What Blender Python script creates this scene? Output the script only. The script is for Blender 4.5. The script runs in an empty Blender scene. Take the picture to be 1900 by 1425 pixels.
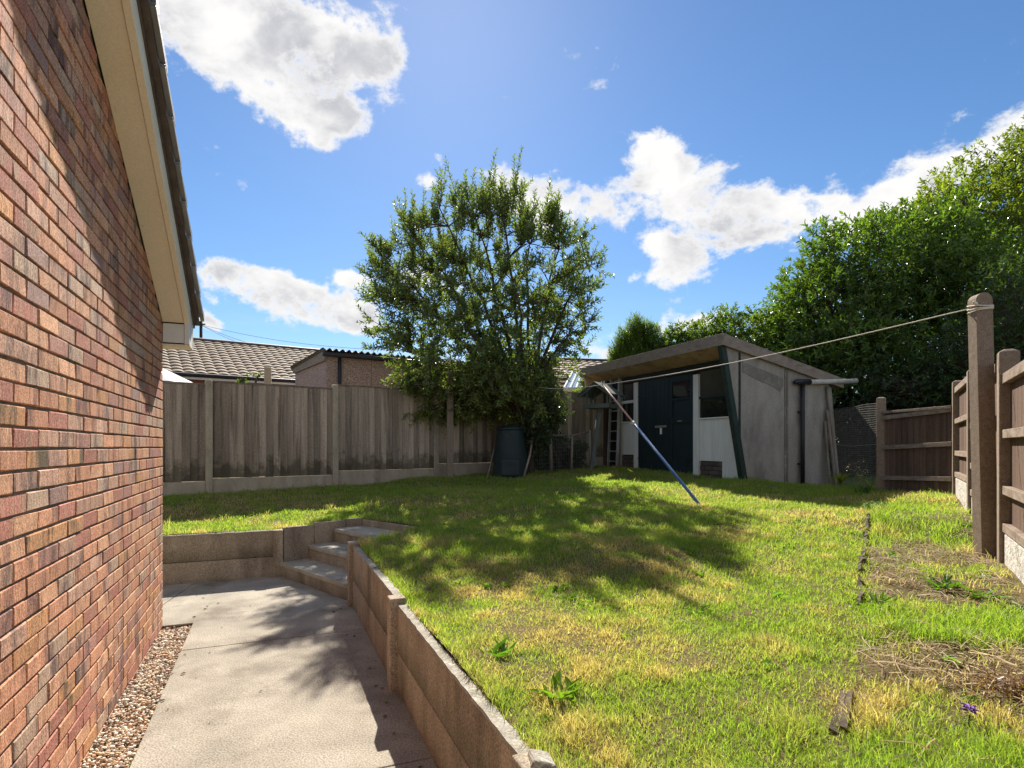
import bpy, math, random
import numpy as np
from mathutils import Vector, Matrix, geometry

random.seed(7)
rng = np.random.default_rng(7)
sc = bpy.context.scene
C = sc.collection
R = math.radians

# ------------------------------------------------------------------ camera
CAM_H = 1.42
FPX, CX, HY = 1085.0, 950.0, 828.0           # focal length, centre and horizon of the 1900 px photograph
cam = bpy.data.cameras.new('camera')
cam.sensor_width = 36.0
cam.lens = 36.0 * FPX / 1900.0
cam.shift_y = (HY - 712.5) / 1900.0
cam.clip_start = 0.05
cam.clip_end = 2000
camo = bpy.data.objects.new('camera', cam)
camo.location = (0, 0, CAM_H)
camo.rotation_euler = (R(90), 0, 0)
C.objects.link(camo)
sc.camera = camo

# ------------------------------------------------------------------ light
SUN_EL = 38.8
SUN_AZ = math.atan2(-0.118, 1.0)             # from +Y towards +X
S = Vector((math.sin(SUN_AZ) * math.cos(R(SUN_EL)), math.cos(SUN_AZ) * math.cos(R(SUN_EL)), math.sin(R(SUN_EL))))
sun = bpy.data.lights.new('sun', 'SUN')
sun.energy = 4.4
sun.angle = R(0.53)
sun.color = (1.0, 0.93, 0.82)
suno = bpy.data.objects.new('sun', sun)
suno.rotation_euler = (-S).to_track_quat('-Z', 'Y').to_euler()
suno.location = (0, 0, 20)
C.objects.link(suno)

sc.view_settings.view_transform = 'Standard'
sc.view_settings.look = 'None'
sc.view_settings.gamma = 1.0
sc.view_settings.use_curve_mapping = False
sc.view_settings.exposure = 1.2
sc.cycles.use_denoising = True
sc.cycles.max_bounces = 8
sc.cycles.transparent_max_bounces = 8

world = bpy.data.worlds.new('World')
sc.world = world
world.use_nodes = True


def build_world():
    nt = world.node_tree
    N, L = nt.nodes, nt.links
    N.clear()
    out = N.new('ShaderNodeOutputWorld')
    sky = N.new('ShaderNodeTexSky')
    sky.sky_type = 'NISHITA'
    sky.sun_disc = False
    sky.sun_elevation = R(SUN_EL)
    sky.sun_rotation = SUN_AZ
    sky.air_density = 1.0
    sky.dust_density = 0.13
    sky.ozone_density = 5.0
    hsv = N.new('ShaderNodeHueSaturation')
    hsv.inputs['Saturation'].default_value = 1.10
    L.new(sky.outputs[0], hsv.inputs['Color'])
    bg = N.new('ShaderNodeBackground')
    bg.inputs['Strength'].default_value = 0.057
    L.new(hsv.outputs[0], bg.inputs['Color'])
    tc = N.new('ShaderNodeTexCoord')
    nrm = N.new('ShaderNodeVectorMath'); nrm.operation = 'NORMALIZE'
    L.new(tc.outputs['Generated'], nrm.inputs[0])
    d = nrm.outputs[0]

    def math_(op, a, b=None, clamp=False):
        m = N.new('ShaderNodeMath'); m.operation = op; m.use_clamp = clamp
        for i, v in enumerate((a, b)):
            if v is None: continue
            if isinstance(v, (int, float)): m.inputs[i].default_value = v
            else: L.new(v, m.inputs[i])
        return m.outputs[0]

    def dot(vec):
        m = N.new('ShaderNodeVectorMath'); m.operation = 'DOT_PRODUCT'
        L.new(d, m.inputs[0]); m.inputs[1].default_value = vec
        return m.outputs['Value']

    def noise(scale, detail, rough, zs=1.0, off=(0, 0, 0), dist=0.0):
        mp = N.new('ShaderNodeMapping')
        mp.inputs['Scale'].default_value = (scale, scale, scale * zs)
        mp.inputs['Location'].default_value = off
        L.new(d, mp.inputs['Vector'])
        n = N.new('ShaderNodeTexNoise')
        n.inputs['Scale'].default_value = 1.0
        n.inputs['Detail'].default_value = detail
        n.inputs['Roughness'].default_value = rough
        n.inputs['Distortion'].default_value = dist
        L.new(mp.outputs[0], n.inputs['Vector'])
        return n.outputs['Fac']

    def ramp(v, a, b):
        m = N.new('ShaderNodeMapRange'); m.interpolation_type = 'SMOOTHSTEP'
        m.inputs['From Min'].default_value = a; m.inputs['From Max'].default_value = b
        L.new(v, m.inputs['Value'])
        return m.outputs[0]

    # fair-weather cumulus: each entry is a cloud body (bearing and size in the sky)
    bodies = [
        (430, 60, 190, 95, 12), (600, 90, 130, 85, 20), (520, 165, 150, 60, 30), (690, 105, 60, 34, -10), (625, 215, 40, 22, 10),
        (930, 350, 70, 46, 15), (1000, 400, 60, 34, 20), (790, 335, 24, 18, 0),
        (1285, 355, 150, 62, 24), (1400, 400, 120, 44, -3), (1480, 395, 60, 26, -10), (1100, 385, 90, 44, 20), (1210, 290, 54, 42, 20),
        (1230, 455, 50, 24, 10), (1255, 510, 62, 32, -15),
        (1610, 385, 75, 62, -25), (1770, 305, 150, 48, -25), (1900, 265, 90, 40, -20),
        (560, 575, 120, 50, 8), (440, 512, 70, 28, 8), (520, 535, 90, 36, 5), (650, 590, 60, 34, 10), (640, 515, 30, 14, 10),
        (395, 600, 30, 15, 30), (1100, 655, 60, 26, 5), (780, 520, 90, 30, 0), (1290, 600, 60, 26, 0),
        (595, 262, 14, 12, 0),
    ]
    tot = None
    for (px, py, rx, ry, tilt) in bodies:
        c = Vector(((px - CX) / FPX, 1.0, (HY - py) / FPX))
        ln = c.length
        c.normalize()
        right = c.cross(Vector((0, 0, 1))).normalized()
        up = right.cross(c).normalized()
        ca, sa = math.cos(R(tilt)), math.sin(R(tilt))
        a = right * ca - up * sa
        b = right * sa + up * ca
        ra, rb = rx / FPX / ln * .92, ry / FPX / ln * .92
        u = dot(a / ra); v = dot(b / rb)
        r2 = math_('ADD', math_('MULTIPLY', u, u), math_('MULTIPLY', v, v))
        e = math_('POWER', 2.71828, math_('MULTIPLY', r2, -0.8))
        tot = e if tot is None else math_('ADD', tot, e)
    tot = math_('MINIMUM', tot, 1.25)
    # unseen sky outside the view: denser cumulus added for neutral fill light
    gen = ramp(noise(2.6, 2, 0.5, 1.6, (3.1, 7.7, 1.3)), 0.43, 0.59)
    front = ramp(dot((0.0, 1.0, 0.25)), 0.72, 0.45)
    tot = math_('ADD', tot, math_('MULTIPLY', gen, front))
    n1 = noise(9.5, 12, 0.62, 1.4, (0.3, 0.9, 0.1), 0.35)
    n2 = noise(34.0, 8, 0.65, 1.2, (4.0, 2.0, 1.0))
    nn = math_('ADD', math_('MULTIPLY', math_('SUBTRACT', n1, 0.5), 2.7), math_('MULTIPLY', math_('SUBTRACT', n2, 0.5), 1.35))
    D = math_('ADD', math_('SUBTRACT', tot, 0.54), nn)
    alpha = ramp(D, -0.10, 0.46)
    # thin veil low over the horizon
    veil = math_('MULTIPLY', ramp(noise(5.0, 6, 0.55, 7.0, (1, 1, 5)), 0.42, 0.75), ramp(dot((0, 0, 1)), 0.26, 0.06))
    veil = math_('MULTIPLY', veil, 0.55)
    alpha = math_('MAXIMUM', alpha, veil)
    thick = math_('MULTIPLY', ramp(D, 0.12, 0.75), ramp(noise(6.5, 7, 0.55, 1.7, (2.2, 5.0, 3.0), 0.3), 0.40, 0.64))
    mix = N.new('ShaderNodeMix'); mix.data_type = 'RGBA'
    mix.inputs['A'].default_value = (0.98, 0.97, 0.96, 1)
    mix.inputs['B'].default_value = (0.56, 0.57, 0.61, 1)
    L.new(thick, mix.inputs['Factor'])
    bgc = N.new('ShaderNodeBackground')
    bgc.inputs['Strength'].default_value = 0.45
    L.new(mix.outputs['Result'], bgc.inputs['Color'])
    ms = N.new('ShaderNodeMixShader')
    L.new(alpha, ms.inputs[0]); L.new(bg.outputs[0], ms.inputs[1]); L.new(bgc.outputs[0], ms.inputs[2])
    L.new(ms.outputs[0], out.inputs['Surface'])


build_world()

# ------------------------------------------------------------------ small library
E1 = Vector((0.9243, 0.3816, 0)).normalized()      # out of the gable wall
E2 = Vector((-E1.y, E1.x, 0))                      # along the gable wall, away from the camera
Z = Vector((0, 0, 1))
WLOC = {}


def at(px, py, Y):
    return Vector(((px - CX) / FPX * Y, Y, CAM_H + (HY - py) / FPX * Y))


def vnoise(x, y, scale=1.0, seed=0, octaves=3):
    x = np.asarray(x, float) * scale; y = np.asarray(y, float) * scale
    out = np.zeros_like(x); amp, tot = 1.0, 0.0
    for o in range(octaves):
        r = np.random.default_rng(seed * 31 + o)
        T = r.random((64, 64))
        xi, yi = np.floor(x).astype(int), np.floor(y).astype(int)
        fx, fy = x - xi, y - yi
        fx = fx * fx * (3 - 2 * fx); fy = fy * fy * (3 - 2 * fy)
        a = T[xi % 64, yi % 64]; b = T[(xi + 1) % 64, yi % 64]
        c = T[xi % 64, (yi + 1) % 64]; d = T[(xi + 1) % 64, (yi + 1) % 64]
        out += amp * ((a * (1 - fx) + b * fx) * (1 - fy) + (c * (1 - fx) + d * fx) * fy)
        tot += amp; amp *= 0.5; x = x * 2.03 + 11.3; y = y * 2.03 + 5.7
    return out / tot


def inpoly(x, y, poly):
    ins = np.zeros(len(x), bool)
    n = len(poly); j = n - 1
    for i in range(n):
        xi, yi = poly[i]; xj, yj = poly[j]
        c = ((yi > y) != (yj > y)) & (x < (xj - xi) * (y - yi) / (yj - yi + 1e-12) + xi)
        ins ^= c; j = i
    return ins


def put(o, parent):
    if parent is not None:
        o.parent = parent
        o.matrix_parent_inverse = Matrix.Translation(-WLOC[parent.name])


def tag(o, label=None, cat=None, group=None, kind=None):
    if label: o['label'] = label
    if cat: o['category'] = cat
    if group: o['group'] = group
    if kind: o['kind'] = kind
    return o


def thing(name, loc, label, cat, group=None):
    o = bpy.data.objects.new(name, None)
    o.empty_display_size = 0.1
    o.location = loc
    C.objects.link(o)
    WLOC[o.name] = Vector(loc)
    return tag(o, label, cat, group)


class MB:
    def __init__(self):
        self.v, self.f, self.m = [], [], []
        self.mi = 0

    def add(self, vs, fs):
        b = len(self.v)
        self.v += [tuple(p) for p in vs]
        for q in fs:
            self.f.append(tuple(b + i for i in q)); self.m.append(self.mi)
        return self

    def hexa(self, p):          # p: 4 bottom (ccw from above), 4 top
        return self.add(p, [(3, 2, 1, 0), (4, 5, 6, 7), (0, 1, 5, 4), (1, 2, 6, 5), (2, 3, 7, 6), (3, 0, 4, 7)])

    def box(self, o, ax, ay, az, x, y, z):
        o = Vector(o)
        q = [o + ax * x[i] + ay * y[j] + az * z[k] for k in (0, 1) for (i, j) in ((0, 0), (1, 0), (1, 1), (0, 1))]
        if ax.cross(ay).dot(az) * (x[1] - x[0]) * (y[1] - y[0]) * (z[1] - z[0]) < 0:
            q = [q[0], q[3], q[2], q[1], q[4], q[7], q[6], q[5]]
        return self.hexa(q)

    def prism(self, poly, ext):  # poly: list of Vectors (planar), ext: Vector
        n = len(poly)
        nrm = Vector((0, 0, 0))
        for i in range(n):
            nrm += Vector(poly[i]).cross(Vector(poly[(i + 1) % n]))
        if nrm.dot(ext) > 0: poly = poly[::-1]
        vs = list(poly) + [Vector(p) + ext for p in poly]
        fs = [tuple(range(n)), tuple(range(2 * n - 1, n - 1, -1))]
        for i in range(n):
            j = (i + 1) % n
            fs.append((j, i, n + i, n + j))
        return self.add(vs, fs)

    def tube(self, pts, rad, n=6, cap=True):
        pts = [Vector(p) for p in pts]
        if isinstance(rad, (int, float)): rad = [rad] * len(pts)
        vs, fs = [], []
        up = Vector((0.31, 0.17, 0.93))
        for i, p in enumerate(pts):
            t = (pts[min(i + 1, len(pts) - 1)] - pts[max(i - 1, 0)])
            if t.length < 1e-9: t = Vector((0, 0, 1))
            t.normalize()
            u = t.cross(up)
            if u.length < 0.05: u = t.cross(Vector((1, 0, 0)))
            u.normalize(); w = t.cross(u)
            for k in range(n):
                a = 2 * math.pi * k / n
                vs.append(p + (u * math.cos(a) + w * math.sin(a)) * rad[i])
        for i in range(len(pts) - 1):
            for k in range(n):
                k2 = (k + 1) % n
                fs.append((i * n + k, i * n + k2, (i + 1) * n + k2, (i + 1) * n + k))
        if cap:
            fs.append(tuple(range(n))[::-1]); fs.append(tuple((len(pts) - 1) * n + k for k in range(n)))
        return self.add(vs, fs)

    def lathe(self, o, prof, n=24):
        o = Vector(o); vs, fs = [], []
        for (r, z) in prof:
            for k in range(n):
                a = 2 * math.pi * k / n
                vs.append(o + Vector((r * math.cos(a), r * math.sin(a), z)))
        for i in range(len(prof) - 1):
            for k in range(n):
                k2 = (k + 1) % n
                fs.append((i * n + k, i * n + k2, (i + 1) * n + k2, (i + 1) * n + k))
        fs.append(tuple(range(n))[::-1]); fs.append(tuple((len(prof) - 1) * n + k for k in range(n)))
        return self.add(vs, fs)

    def build(self, name, mat, parent=None, smooth=False, bevel=0.0, jitter=0.0):
        v = np.array(self.v)
        org = Vector(((v[:, 0].min() + v[:, 0].max()) / 2, (v[:, 1].min() + v[:, 1].max()) / 2, v[:, 2].min()))
        v = v - np.array(org)
        if jitter: v = v + rng.normal(0, jitter, v.shape)
        me = bpy.data.meshes.new(name)
        me.from_pydata(v.tolist(), [], self.f)
        mats = mat if isinstance(mat, (list, tuple)) else [mat]
        for m in mats: me.materials.append(m)
        if len(mats) > 1: me.polygons.foreach_set('material_index', self.m)
        if smooth: me.polygons.foreach_set('use_smooth', [True] * len(me.polygons))
        o = bpy.data.objects.new(name, me)
        o.location = org
        C.objects.link(o)
        WLOC[o.name] = org
        put(o, parent)
        if bevel:
            b = o.modifiers.new('bevel', 'BEVEL'); b.width = bevel; b.segments = 2; b.limit_method = 'ANGLE'
            b.angle_limit = R(40)
        return o


def np_mesh(name, v, quads, tris, mat, parent=None, col=None, smooth=False):
    v = np.asarray(v, np.float32)
    org = Vector((float(v[:, 0].mean()), float(v[:, 1].mean()), float(v[:, 2].min())))
    vv = v - np.array(org, np.float32)
    me = bpy.data.meshes.new(name)
    nq, ntr = len(quads), len(tris)
    me.vertices.add(len(vv)); me.vertices.foreach_set('co', vv.ravel())
    loops = np.concatenate([np.asarray(quads, np.int32).ravel(), np.asarray(tris, np.int32).ravel()]).astype(np.int32)
    me.loops.add(len(loops)); me.loops.foreach_set('vertex_index', loops)
    starts = np.concatenate([np.arange(nq) * 4, nq * 4 + np.arange(ntr) * 3]).astype(np.int32)
    me.polygons.add(nq + ntr)
    me.polygons.foreach_set('loop_start', starts)
    me.update(calc_edges=True)
    me.polygons.foreach_set('use_smooth', np.full(nq + ntr, bool(smooth)))
    for m in (mat if isinstance(mat, (list, tuple)) else [mat]): me.materials.append(m)
    if col is not None:
        ca = me.color_attributes.new('Col', 'FLOAT_COLOR', 'POINT')
        c4 = np.ones((len(vv), 4), np.float32); c4[:, :3] = col
        ca.data.foreach_set('color', c4.ravel())
    o = bpy.data.objects.new(name, me)
    o.location = org
    C.objects.link(o)
    WLOC[o.name] = org
    put(o, parent)
    return o


def share(src, name, loc, parent, rot=None, scale=None):
    o = bpy.data.objects.new(name, src)
    o.location = loc
    if rot: o.rotation_euler = rot
    if scale: o.scale = scale
    C.objects.link(o)
    WLOC[o.name] = Vector(loc)
    put(o, parent)
    return o


# ------------------------------------------------------------------ materials
def new_mat(name):
    m = bpy.data.materials.new(name); m.use_nodes = True
    nt = m.node_tree
    return m, nt, nt.nodes, nt.links, nt.nodes['Principled BSDF']


def surf(name, c1, c2, scale=8.0, rough=0.85, stretch=(1, 1, 1), c3=None, scale3=2.0, fac3=(0.5, 0.72), bump=0.3,
         bscale=None, rnd=0.0, spec=0.25, fine=None, coord='Object', bdist=0.01, lo=0.35, hi=0.65, metal=0.0, foot=None):
    """two tones of one surface mixed by noise, a third tone for stains, fine speckle, bump, per-object variation"""
    m, nt, N, L, P = new_mat(name)
    tc = N.new('ShaderNodeTexCoord')
    if coord == 'World':
        src = N.new('ShaderNodeNewGeometry').outputs['Position']
    else:
        src = tc.outputs['Object']
    oi = N.new('ShaderNodeObjectInfo')
    addv = N.new('ShaderNodeVectorMath'); addv.operation = 'ADD'
    L.new(src, addv.inputs[0])
    mul = N.new('ShaderNodeVectorMath'); mul.operation = 'SCALE'
    mul.inputs[0].default_value = (17.0, 9.0, 13.0)
    if coord == 'World': mul.inputs['Scale'].default_value = 0.0
    else: L.new(oi.outputs['Random'], mul.inputs['Scale'])
    L.new(mul.outputs[0], addv.inputs[1])
    mp = N.new('ShaderNodeMapping'); mp.inputs['Scale'].default_value = stretch
    L.new(addv.outputs[0], mp.inputs['Vector'])

    def noise(s, det=6, ro=0.6, vec=mp.outputs[0]):
        n = N.new('ShaderNodeTexNoise'); n.inputs['Scale'].default_value = s
        n.inputs['Detail'].default_value = det; n.inputs['Roughness'].default_value = ro
        L.new(vec, n.inputs['Vector']); return n.outputs['Fac']

    def rmp(v, a, b, t0=0.0, t1=1.0):
        r = N.new('ShaderNodeMapRange'); r.inputs['From Min'].default_value = a; r.inputs['From Max'].default_value = b
        r.inputs['To Min'].default_value = t0; r.inputs['To Max'].default_value = t1
        L.new(v, r.inputs['Value']); return r.outputs[0]

    def mix(f, a, b, bt='MIX'):
        x = N.new('ShaderNodeMix'); x.data_type = 'RGBA'; x.blend_type = bt
        if isinstance(f, float): x.inputs['Factor'].default_value = f
        else: L.new(f, x.inputs['Factor'])
        for k, q in (('A', a), ('B', b)):
            if isinstance(q, tuple): x.inputs[k].default_value = (*q, 1)
            else: L.new(q, x.inputs[k])
        return x.outputs['Result']

    n1 = noise(scale)
    col = mix(rmp(n1, lo, hi), c1, c2)
    if c3 is not None:
        col = mix(rmp(noise(scale3, 8, 0.65), fac3[0], fac3[1]), col, c3)
    if foot:                                     # damp, mossy staining that climbs unevenly from the foot of the piece
        sep = N.new('ShaderNodeSeparateXYZ'); L.new(tc.outputs['Object'], sep.inputs[0])
        hgt = N.new('ShaderNodeMath'); hgt.operation = 'SUBTRACT'
        L.new(sep.outputs['Z'], hgt.inputs[0])
        L.new(rmp(noise(5.0, 5, 0.6, addv.outputs[0]), 0.3, 0.7, 0.0, foot[0]), hgt.inputs[1])
        col = mix(rmp(hgt.outputs[0], -.06, .10, .75, 0.0), col, foot[1])
    if fine:
        fs, famt = fine
        f = rmp(noise(fs, 2, 0.5, addv.outputs[0]), 0.3, 0.7, 1 - famt, 1 + famt)
        vm = N.new('ShaderNodeVectorMath'); vm.operation = 'SCALE'
        L.new(col, vm.inputs[0]); L.new(f, vm.inputs['Scale']); col = vm.outputs[0]
    if rnd:
        vm = N.new('ShaderNodeVectorMath'); vm.operation = 'SCALE'
        L.new(col, vm.inputs[0])
        L.new(rmp(oi.outputs['Random'], 0, 1, 1 - rnd, 1 + rnd), vm.inputs['Scale']); col = vm.outputs[0]
    L.new(col, P.inputs['Base Color'])
    P.inputs['Roughness'].default_value = rough
    P.inputs['Specular IOR Level'].default_value = spec
    P.inputs['Metallic'].default_value = metal
    if bump:
        b = N.new('ShaderNodeBump'); b.inputs['Strength'].default_value = bump
        b.inputs['Distance'].default_value = bdist
        L.new(noise(bscale or scale * 4, 5, 0.65), b.inputs['Height'])
        L.new(b.outputs[0], P.inputs['Normal'])
    return m


def leaf_mat(name, trans=0.35, rough=0.4, spec=0.5, tint=(1.5, 1.7, 0.45)):
    m, nt, N, L, P = new_mat(name)
    a = N.new('ShaderNodeAttribute'); a.attribute_name = 'Col'
    L.new(a.outputs['Color'], P.inputs['Base Color'])
    P.inputs['Roughness'].default_value = rough
    P.inputs['Specular IOR Level'].default_value = spec
    t = N.new('ShaderNodeBsdfTranslucent')
    vm = N.new('ShaderNodeVectorMath'); vm.operation = 'MULTIPLY'
    L.new(a.outputs['Color'], vm.inputs[0]); vm.inputs[1].default_value = tint
    L.new(vm.outputs[0], t.inputs['Color'])
    ms = N.new('ShaderNodeMixShader'); ms.inputs[0].default_value = trans
    L.new(P.outputs[0], ms.inputs[1]); L.new(t.outputs[0], ms.inputs[2])
    L.new(ms.outputs[0], N['Material Output'].inputs['Surface'])
    return m


M = {}
brick_cols = [
    ((0.46, 0.22, 0.125), (0.37, 0.165, 0.095), (0.24, 0.13, 0.10)),
    ((0.50, 0.27, 0.155), (0.41, 0.205, 0.12), (0.30, 0.16, 0.115)),
    ((0.43, 0.25, 0.17), (0.34, 0.18, 0.12), (0.18, 0.12, 0.10)),
    ((0.36, 0.15, 0.105), (0.30, 0.12, 0.085), (0.42, 0.25, 0.17)),
    ((0.41, 0.275, 0.19), (0.32, 0.205, 0.14), (0.20, 0.13, 0.11)),
    ((0.28, 0.135, 0.105), (0.34, 0.17, 0.125), (0.17, 0.10, 0.085)),
    ((0.23, 0.14, 0.12), (0.29, 0.17, 0.14), (0.36, 0.22, 0.16)),
    ((0.48, 0.22, 0.10), (0.34, 0.18, 0.09), (0.15, 0.11, 0.07)),
]
for i, (a, b, c) in enumerate(brick_cols):
    a, b = [tuple(min(.72, q * k + .02) for q, k in zip(cc_, (1.36, 1.40, 1.40))) for cc_ in (a, b)]
    M['brick%d' % i] = surf('brick_tone_%d' % i, a, b, 26, 0.9, (1, 1, 0.25), c, 8, (0.50, 0.62), 0.9, 80, 0.14, 0.15, (140, 0.42), bdist=0.004)
M['mortar'] = surf('mortar', (0.27, 0.22, 0.175), (0.20, 0.165, 0.13), 20, 0.95, bump=0.5, bscale=120, bdist=0.003, coord='World')
M['cream'] = surf('cream_painted_board', (0.90, 0.83, 0.65), (0.86, 0.78, 0.60), 3, 0.55, (1, 1, 1), (0.36, 0.26, 0.15), 26, (0.68, 0.74), 0.10, 60, 0.02, 0.3, (90, 0.06))
M['upvc'] = surf('off_white_board', (0.80, 0.78, 0.72), (0.74, 0.72, 0.66), 4, 0.5, bump=0.05, spec=0.35)
M['tile_dark'] = surf('dark_concrete_tile', (0.07, 0.055, 0.05), (0.10, 0.075, 0.065), 12, 0.6, c3=(0.15, 0.12, 0.10), scale3=8, bump=0.3, rnd=0.2, spec=0.4)
M['tile_verge'] = surf('sky_lightened_tile', (0.30, 0.31, 0.32), (0.24, 0.245, 0.25), 12, 0.40, bump=0.2, rnd=0.2, spec=0.5)  # roof tile lightened for the verge, sky reflection put into its colour
M['tile_warm'] = surf('weathered_pantile', (0.27, 0.195, 0.13), (0.19, 0.14, 0.095), 5, 0.8, c3=(0.13, 0.095, 0.068), scale3=2.5, bump=0.3, coord='World', fine=(30, 0.2))
M['concrete'] = surf('path_concrete', (0.41, 0.365, 0.295), (0.30, 0.265, 0.215), 3.1, 0.9, (1, 1, 1), (0.215, 0.185, 0.145), 1.7, (0.50, 0.66), 0.8, 100, spec=0.15, fine=(120, 0.42), coord='World', bdist=0.006)
M['step'] = surf('step_concrete', (0.42, 0.37, 0.29), (0.33, 0.29, 0.23), 6, 0.9, c3=(0.20, 0.17, 0.13), scale3=3, bump=0.4, bscale=110, fine=(150, 0.22), coord='World', bdist=0.004)
M['panel'] = surf('concrete_gravel_board', (0.43, 0.35, 0.255), (0.31, 0.25, 0.18), 5, 0.9, (1, 1, 0.35), (0.15, 0.12, 0.085), 3.0, (0.48, 0.72), 0.6, 90, fine=(110, 0.42), foot=(.10, (.12, .10, .06)), coord='World', bdist=0.003)
M['post'] = surf('concrete_post', (0.50, 0.41, 0.295), (0.40, 0.325, 0.23), 7, 0.9, (1, 1, 0.4), (0.27, 0.21, 0.15), 4, (0.55, 0.75), 0.45, 120, 0.05, fine=(130, 0.25), bdist=0.003)
M['post_brown'] = surf('exposed_aggregate_post', (0.30, 0.225, 0.165), (0.22, 0.165, 0.12), 30, 0.9, c3=(0.40, 0.32, 0.25), scale3=60, fac3=(0.6, 0.7), bump=0.6, bscale=110, fine=(160, 0.3), bdist=0.003)
M['lichen'] = surf('lichened_concrete', (0.40, 0.37, 0.31), (0.27, 0.24, 0.19), 14, 0.95, c3=(0.56, 0.54, 0.47), scale3=18, fac3=(0.56, 0.66), bump=0.6, bscale=80, fine=(120, 0.25), coord='World')
M['rockface'] = surf('rock_face_gravel_board', (0.62, 0.58, 0.52), (0.48, 0.44, 0.38), 10, 0.9, c3=(0.22, 0.19, 0.16), scale3=14, fac3=(0.55, 0.68), bump=1.0, bscale=22, bdist=0.03)
M['board'] = surf('weathered_feather_edge', (0.47, 0.37, 0.275), (0.32, 0.245, 0.18), 7, 0.9, foot=(.34, (.10, .085, .05)), stretch=(3.5, 3.5, 0.18), c3=(0.12, 0.09, 0.065), scale3=3.0, fac3=(0.54, 0.70), bump=0.35, bscale=30, rnd=0.36, spec=0.12, fine=(60, 0.18))
M['board_dark'] = surf('dark_stained_board', (0.16, 0.105, 0.075), (0.11, 0.07, 0.05), 8, 0.9, (3.5, 3.5, 0.16), (0.20, 0.145, 0.115), 2.2, (0.58, 0.74), 0.35, 30, 0.18, 0.12, (60, 0.16))
M['rail'] = surf('silvered_rail', (0.30, 0.235, 0.18), (0.19, 0.14, 0.105), 7, 0.9, (1, 1, 3), (0.12, 0.085, 0.065), 5, (0.55, 0.7), 0.35, 30, 0.12, 0.15, (70, 0.15))
M['shed_render'] = surf('roughcast_concrete', (0.42, 0.375, 0.32), (0.32, 0.285, 0.24), 2.2, 0.95, (1.4, 1.4, 0.5), (0.185, 0.17, 0.15), 2.0, (0.52, 0.76), 0.8, 90, 0.04, 0.1, (110, 0.26), bdist=0.006)
M['render_patch'] = surf('dark_patch_render', (0.24, 0.215, 0.18), (0.20, 0.18, 0.155), 6, 0.95, c3=(0.38, 0.34, 0.28), scale3=5, bump=0.6, bscale=90, fine=(110, 0.2))
M['fascia'] = surf('weathered_fascia', (0.335, 0.275, 0.225), (0.25, 0.20, 0.16), 6, 0.9, (1.2, 1.2, 3), (0.165, 0.13, 0.105), 4, (0.54, 0.72), 0.4, 40, 0.06, 0.15, (80, 0.2))
M['soffit'] = surf('pale_timber_soffit', (0.62, 0.47, 0.31), (0.52, 0.39, 0.25), 4, 0.8, c3=(0.29, 0.20, 0.12), scale3=4, bump=0.15)
M['navy'] = surf('dark_blue_green_paint', (0.014, 0.026, 0.031), (0.020, 0.034, 0.038), 6, 0.55, (2, 2, 0.3), (0.045, 0.05, 0.045), 7, (0.63, 0.8), 0.2, 40, 0.1, 0.35, (80, 0.15))
M['green_trim'] = surf('dark_green_trim', (0.020, 0.038, 0.030), (0.030, 0.05, 0.04), 6, 0.6, c3=(0.06, 0.06, 0.05), scale3=8, bump=0.2)
M['white'] = surf('flaking_white_paint', (0.84, 0.82, 0.76), (0.76, 0.74, 0.68), 6, 0.65, (3, 3, 0.5), (0.30, 0.27, 0.22), 14, (0.66, 0.74), 0.25, 50, 0.05, 0.3)
M['beige_post'] = surf('beige_painted_post', (0.46, 0.39, 0.29), (0.38, 0.31, 0.23), 5, 0.75, (2, 2, 0.4), bump=0.2)
M['dark_wood'] = surf('dark_timber', (0.045, 0.035, 0.03), (0.03, 0.024, 0.02), 8, 0.85, (2, 2, 0.3), bump=0.3)
M['plinth'] = surf('grey_brown_brick', (0.16, 0.125, 0.10), (0.115, 0.09, 0.075), 14, 0.95, c3=(0.10, 0.11, 0.06), scale3=5, bump=0.5, bscale=80, rnd=0.2)
M['black_plastic'] = surf('black_plastic', (0.018, 0.018, 0.02), (0.026, 0.026, 0.028), 8, 0.45, bump=0.1, spec=0.4)
M['bin'] = surf('dark_blue_green_plastic', (0.018, 0.032, 0.034), (0.026, 0.042, 0.044), 4, 0.55, bump=0.15, bscale=50, spec=0.4, c3=(0.08, 0.09, 0.085), scale3=5, fac3=(0.6, 0.8))
M['grey_pipe'] = surf('pale_grey_pipe', (0.62, 0.59, 0.53), (0.50, 0.47, 0.41), 9, 0.6, c3=(0.30, 0.27, 0.22), scale3=9, fac3=(0.6, 0.75), bump=0.1)
M['alu'] = surf('dull_aluminium', (0.62, 0.62, 0.61), (0.52, 0.52, 0.51), 9, 0.42, bump=0.08, metal=0.75)
M['bird'] = surf('grey_green_timber', (0.17, 0.19, 0.165), (0.12, 0.135, 0.12), 6, 0.85, (2, 2, 0.5), bump=0.25)
M['felt'] = surf('roofing_felt', (0.16, 0.15, 0.14), (0.11, 0.105, 0.10), 9, 0.95, bump=0.4, bscale=120)
M['stake'] = surf('grey_stake', (0.36, 0.31, 0.25), (0.25, 0.21, 0.165), 8, 0.9, (2, 2, 0.4), (0.14, 0.12, 0.09), 4, (0.55, 0.7), 0.4, 40, 0.25)
M['rope'] = surf('cream_washing_line', (0.80, 0.74, 0.60), (0.70, 0.63, 0.5), 60, 0.8, bump=0)
M['blue_tube'] = surf('blue_painted_tube', (0.045, 0.125, 0.30), (0.06, 0.16, 0.36), 9, 0.55, bump=0.05, spec=0.5, c3=(0.12, 0.2, 0.33), scale3=12)
M['copper_tube'] = surf('pinkish_bare_tube', (0.52, 0.30, 0.23), (0.42, 0.23, 0.17), 12, 0.45, bump=0.05, spec=0.5)
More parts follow.
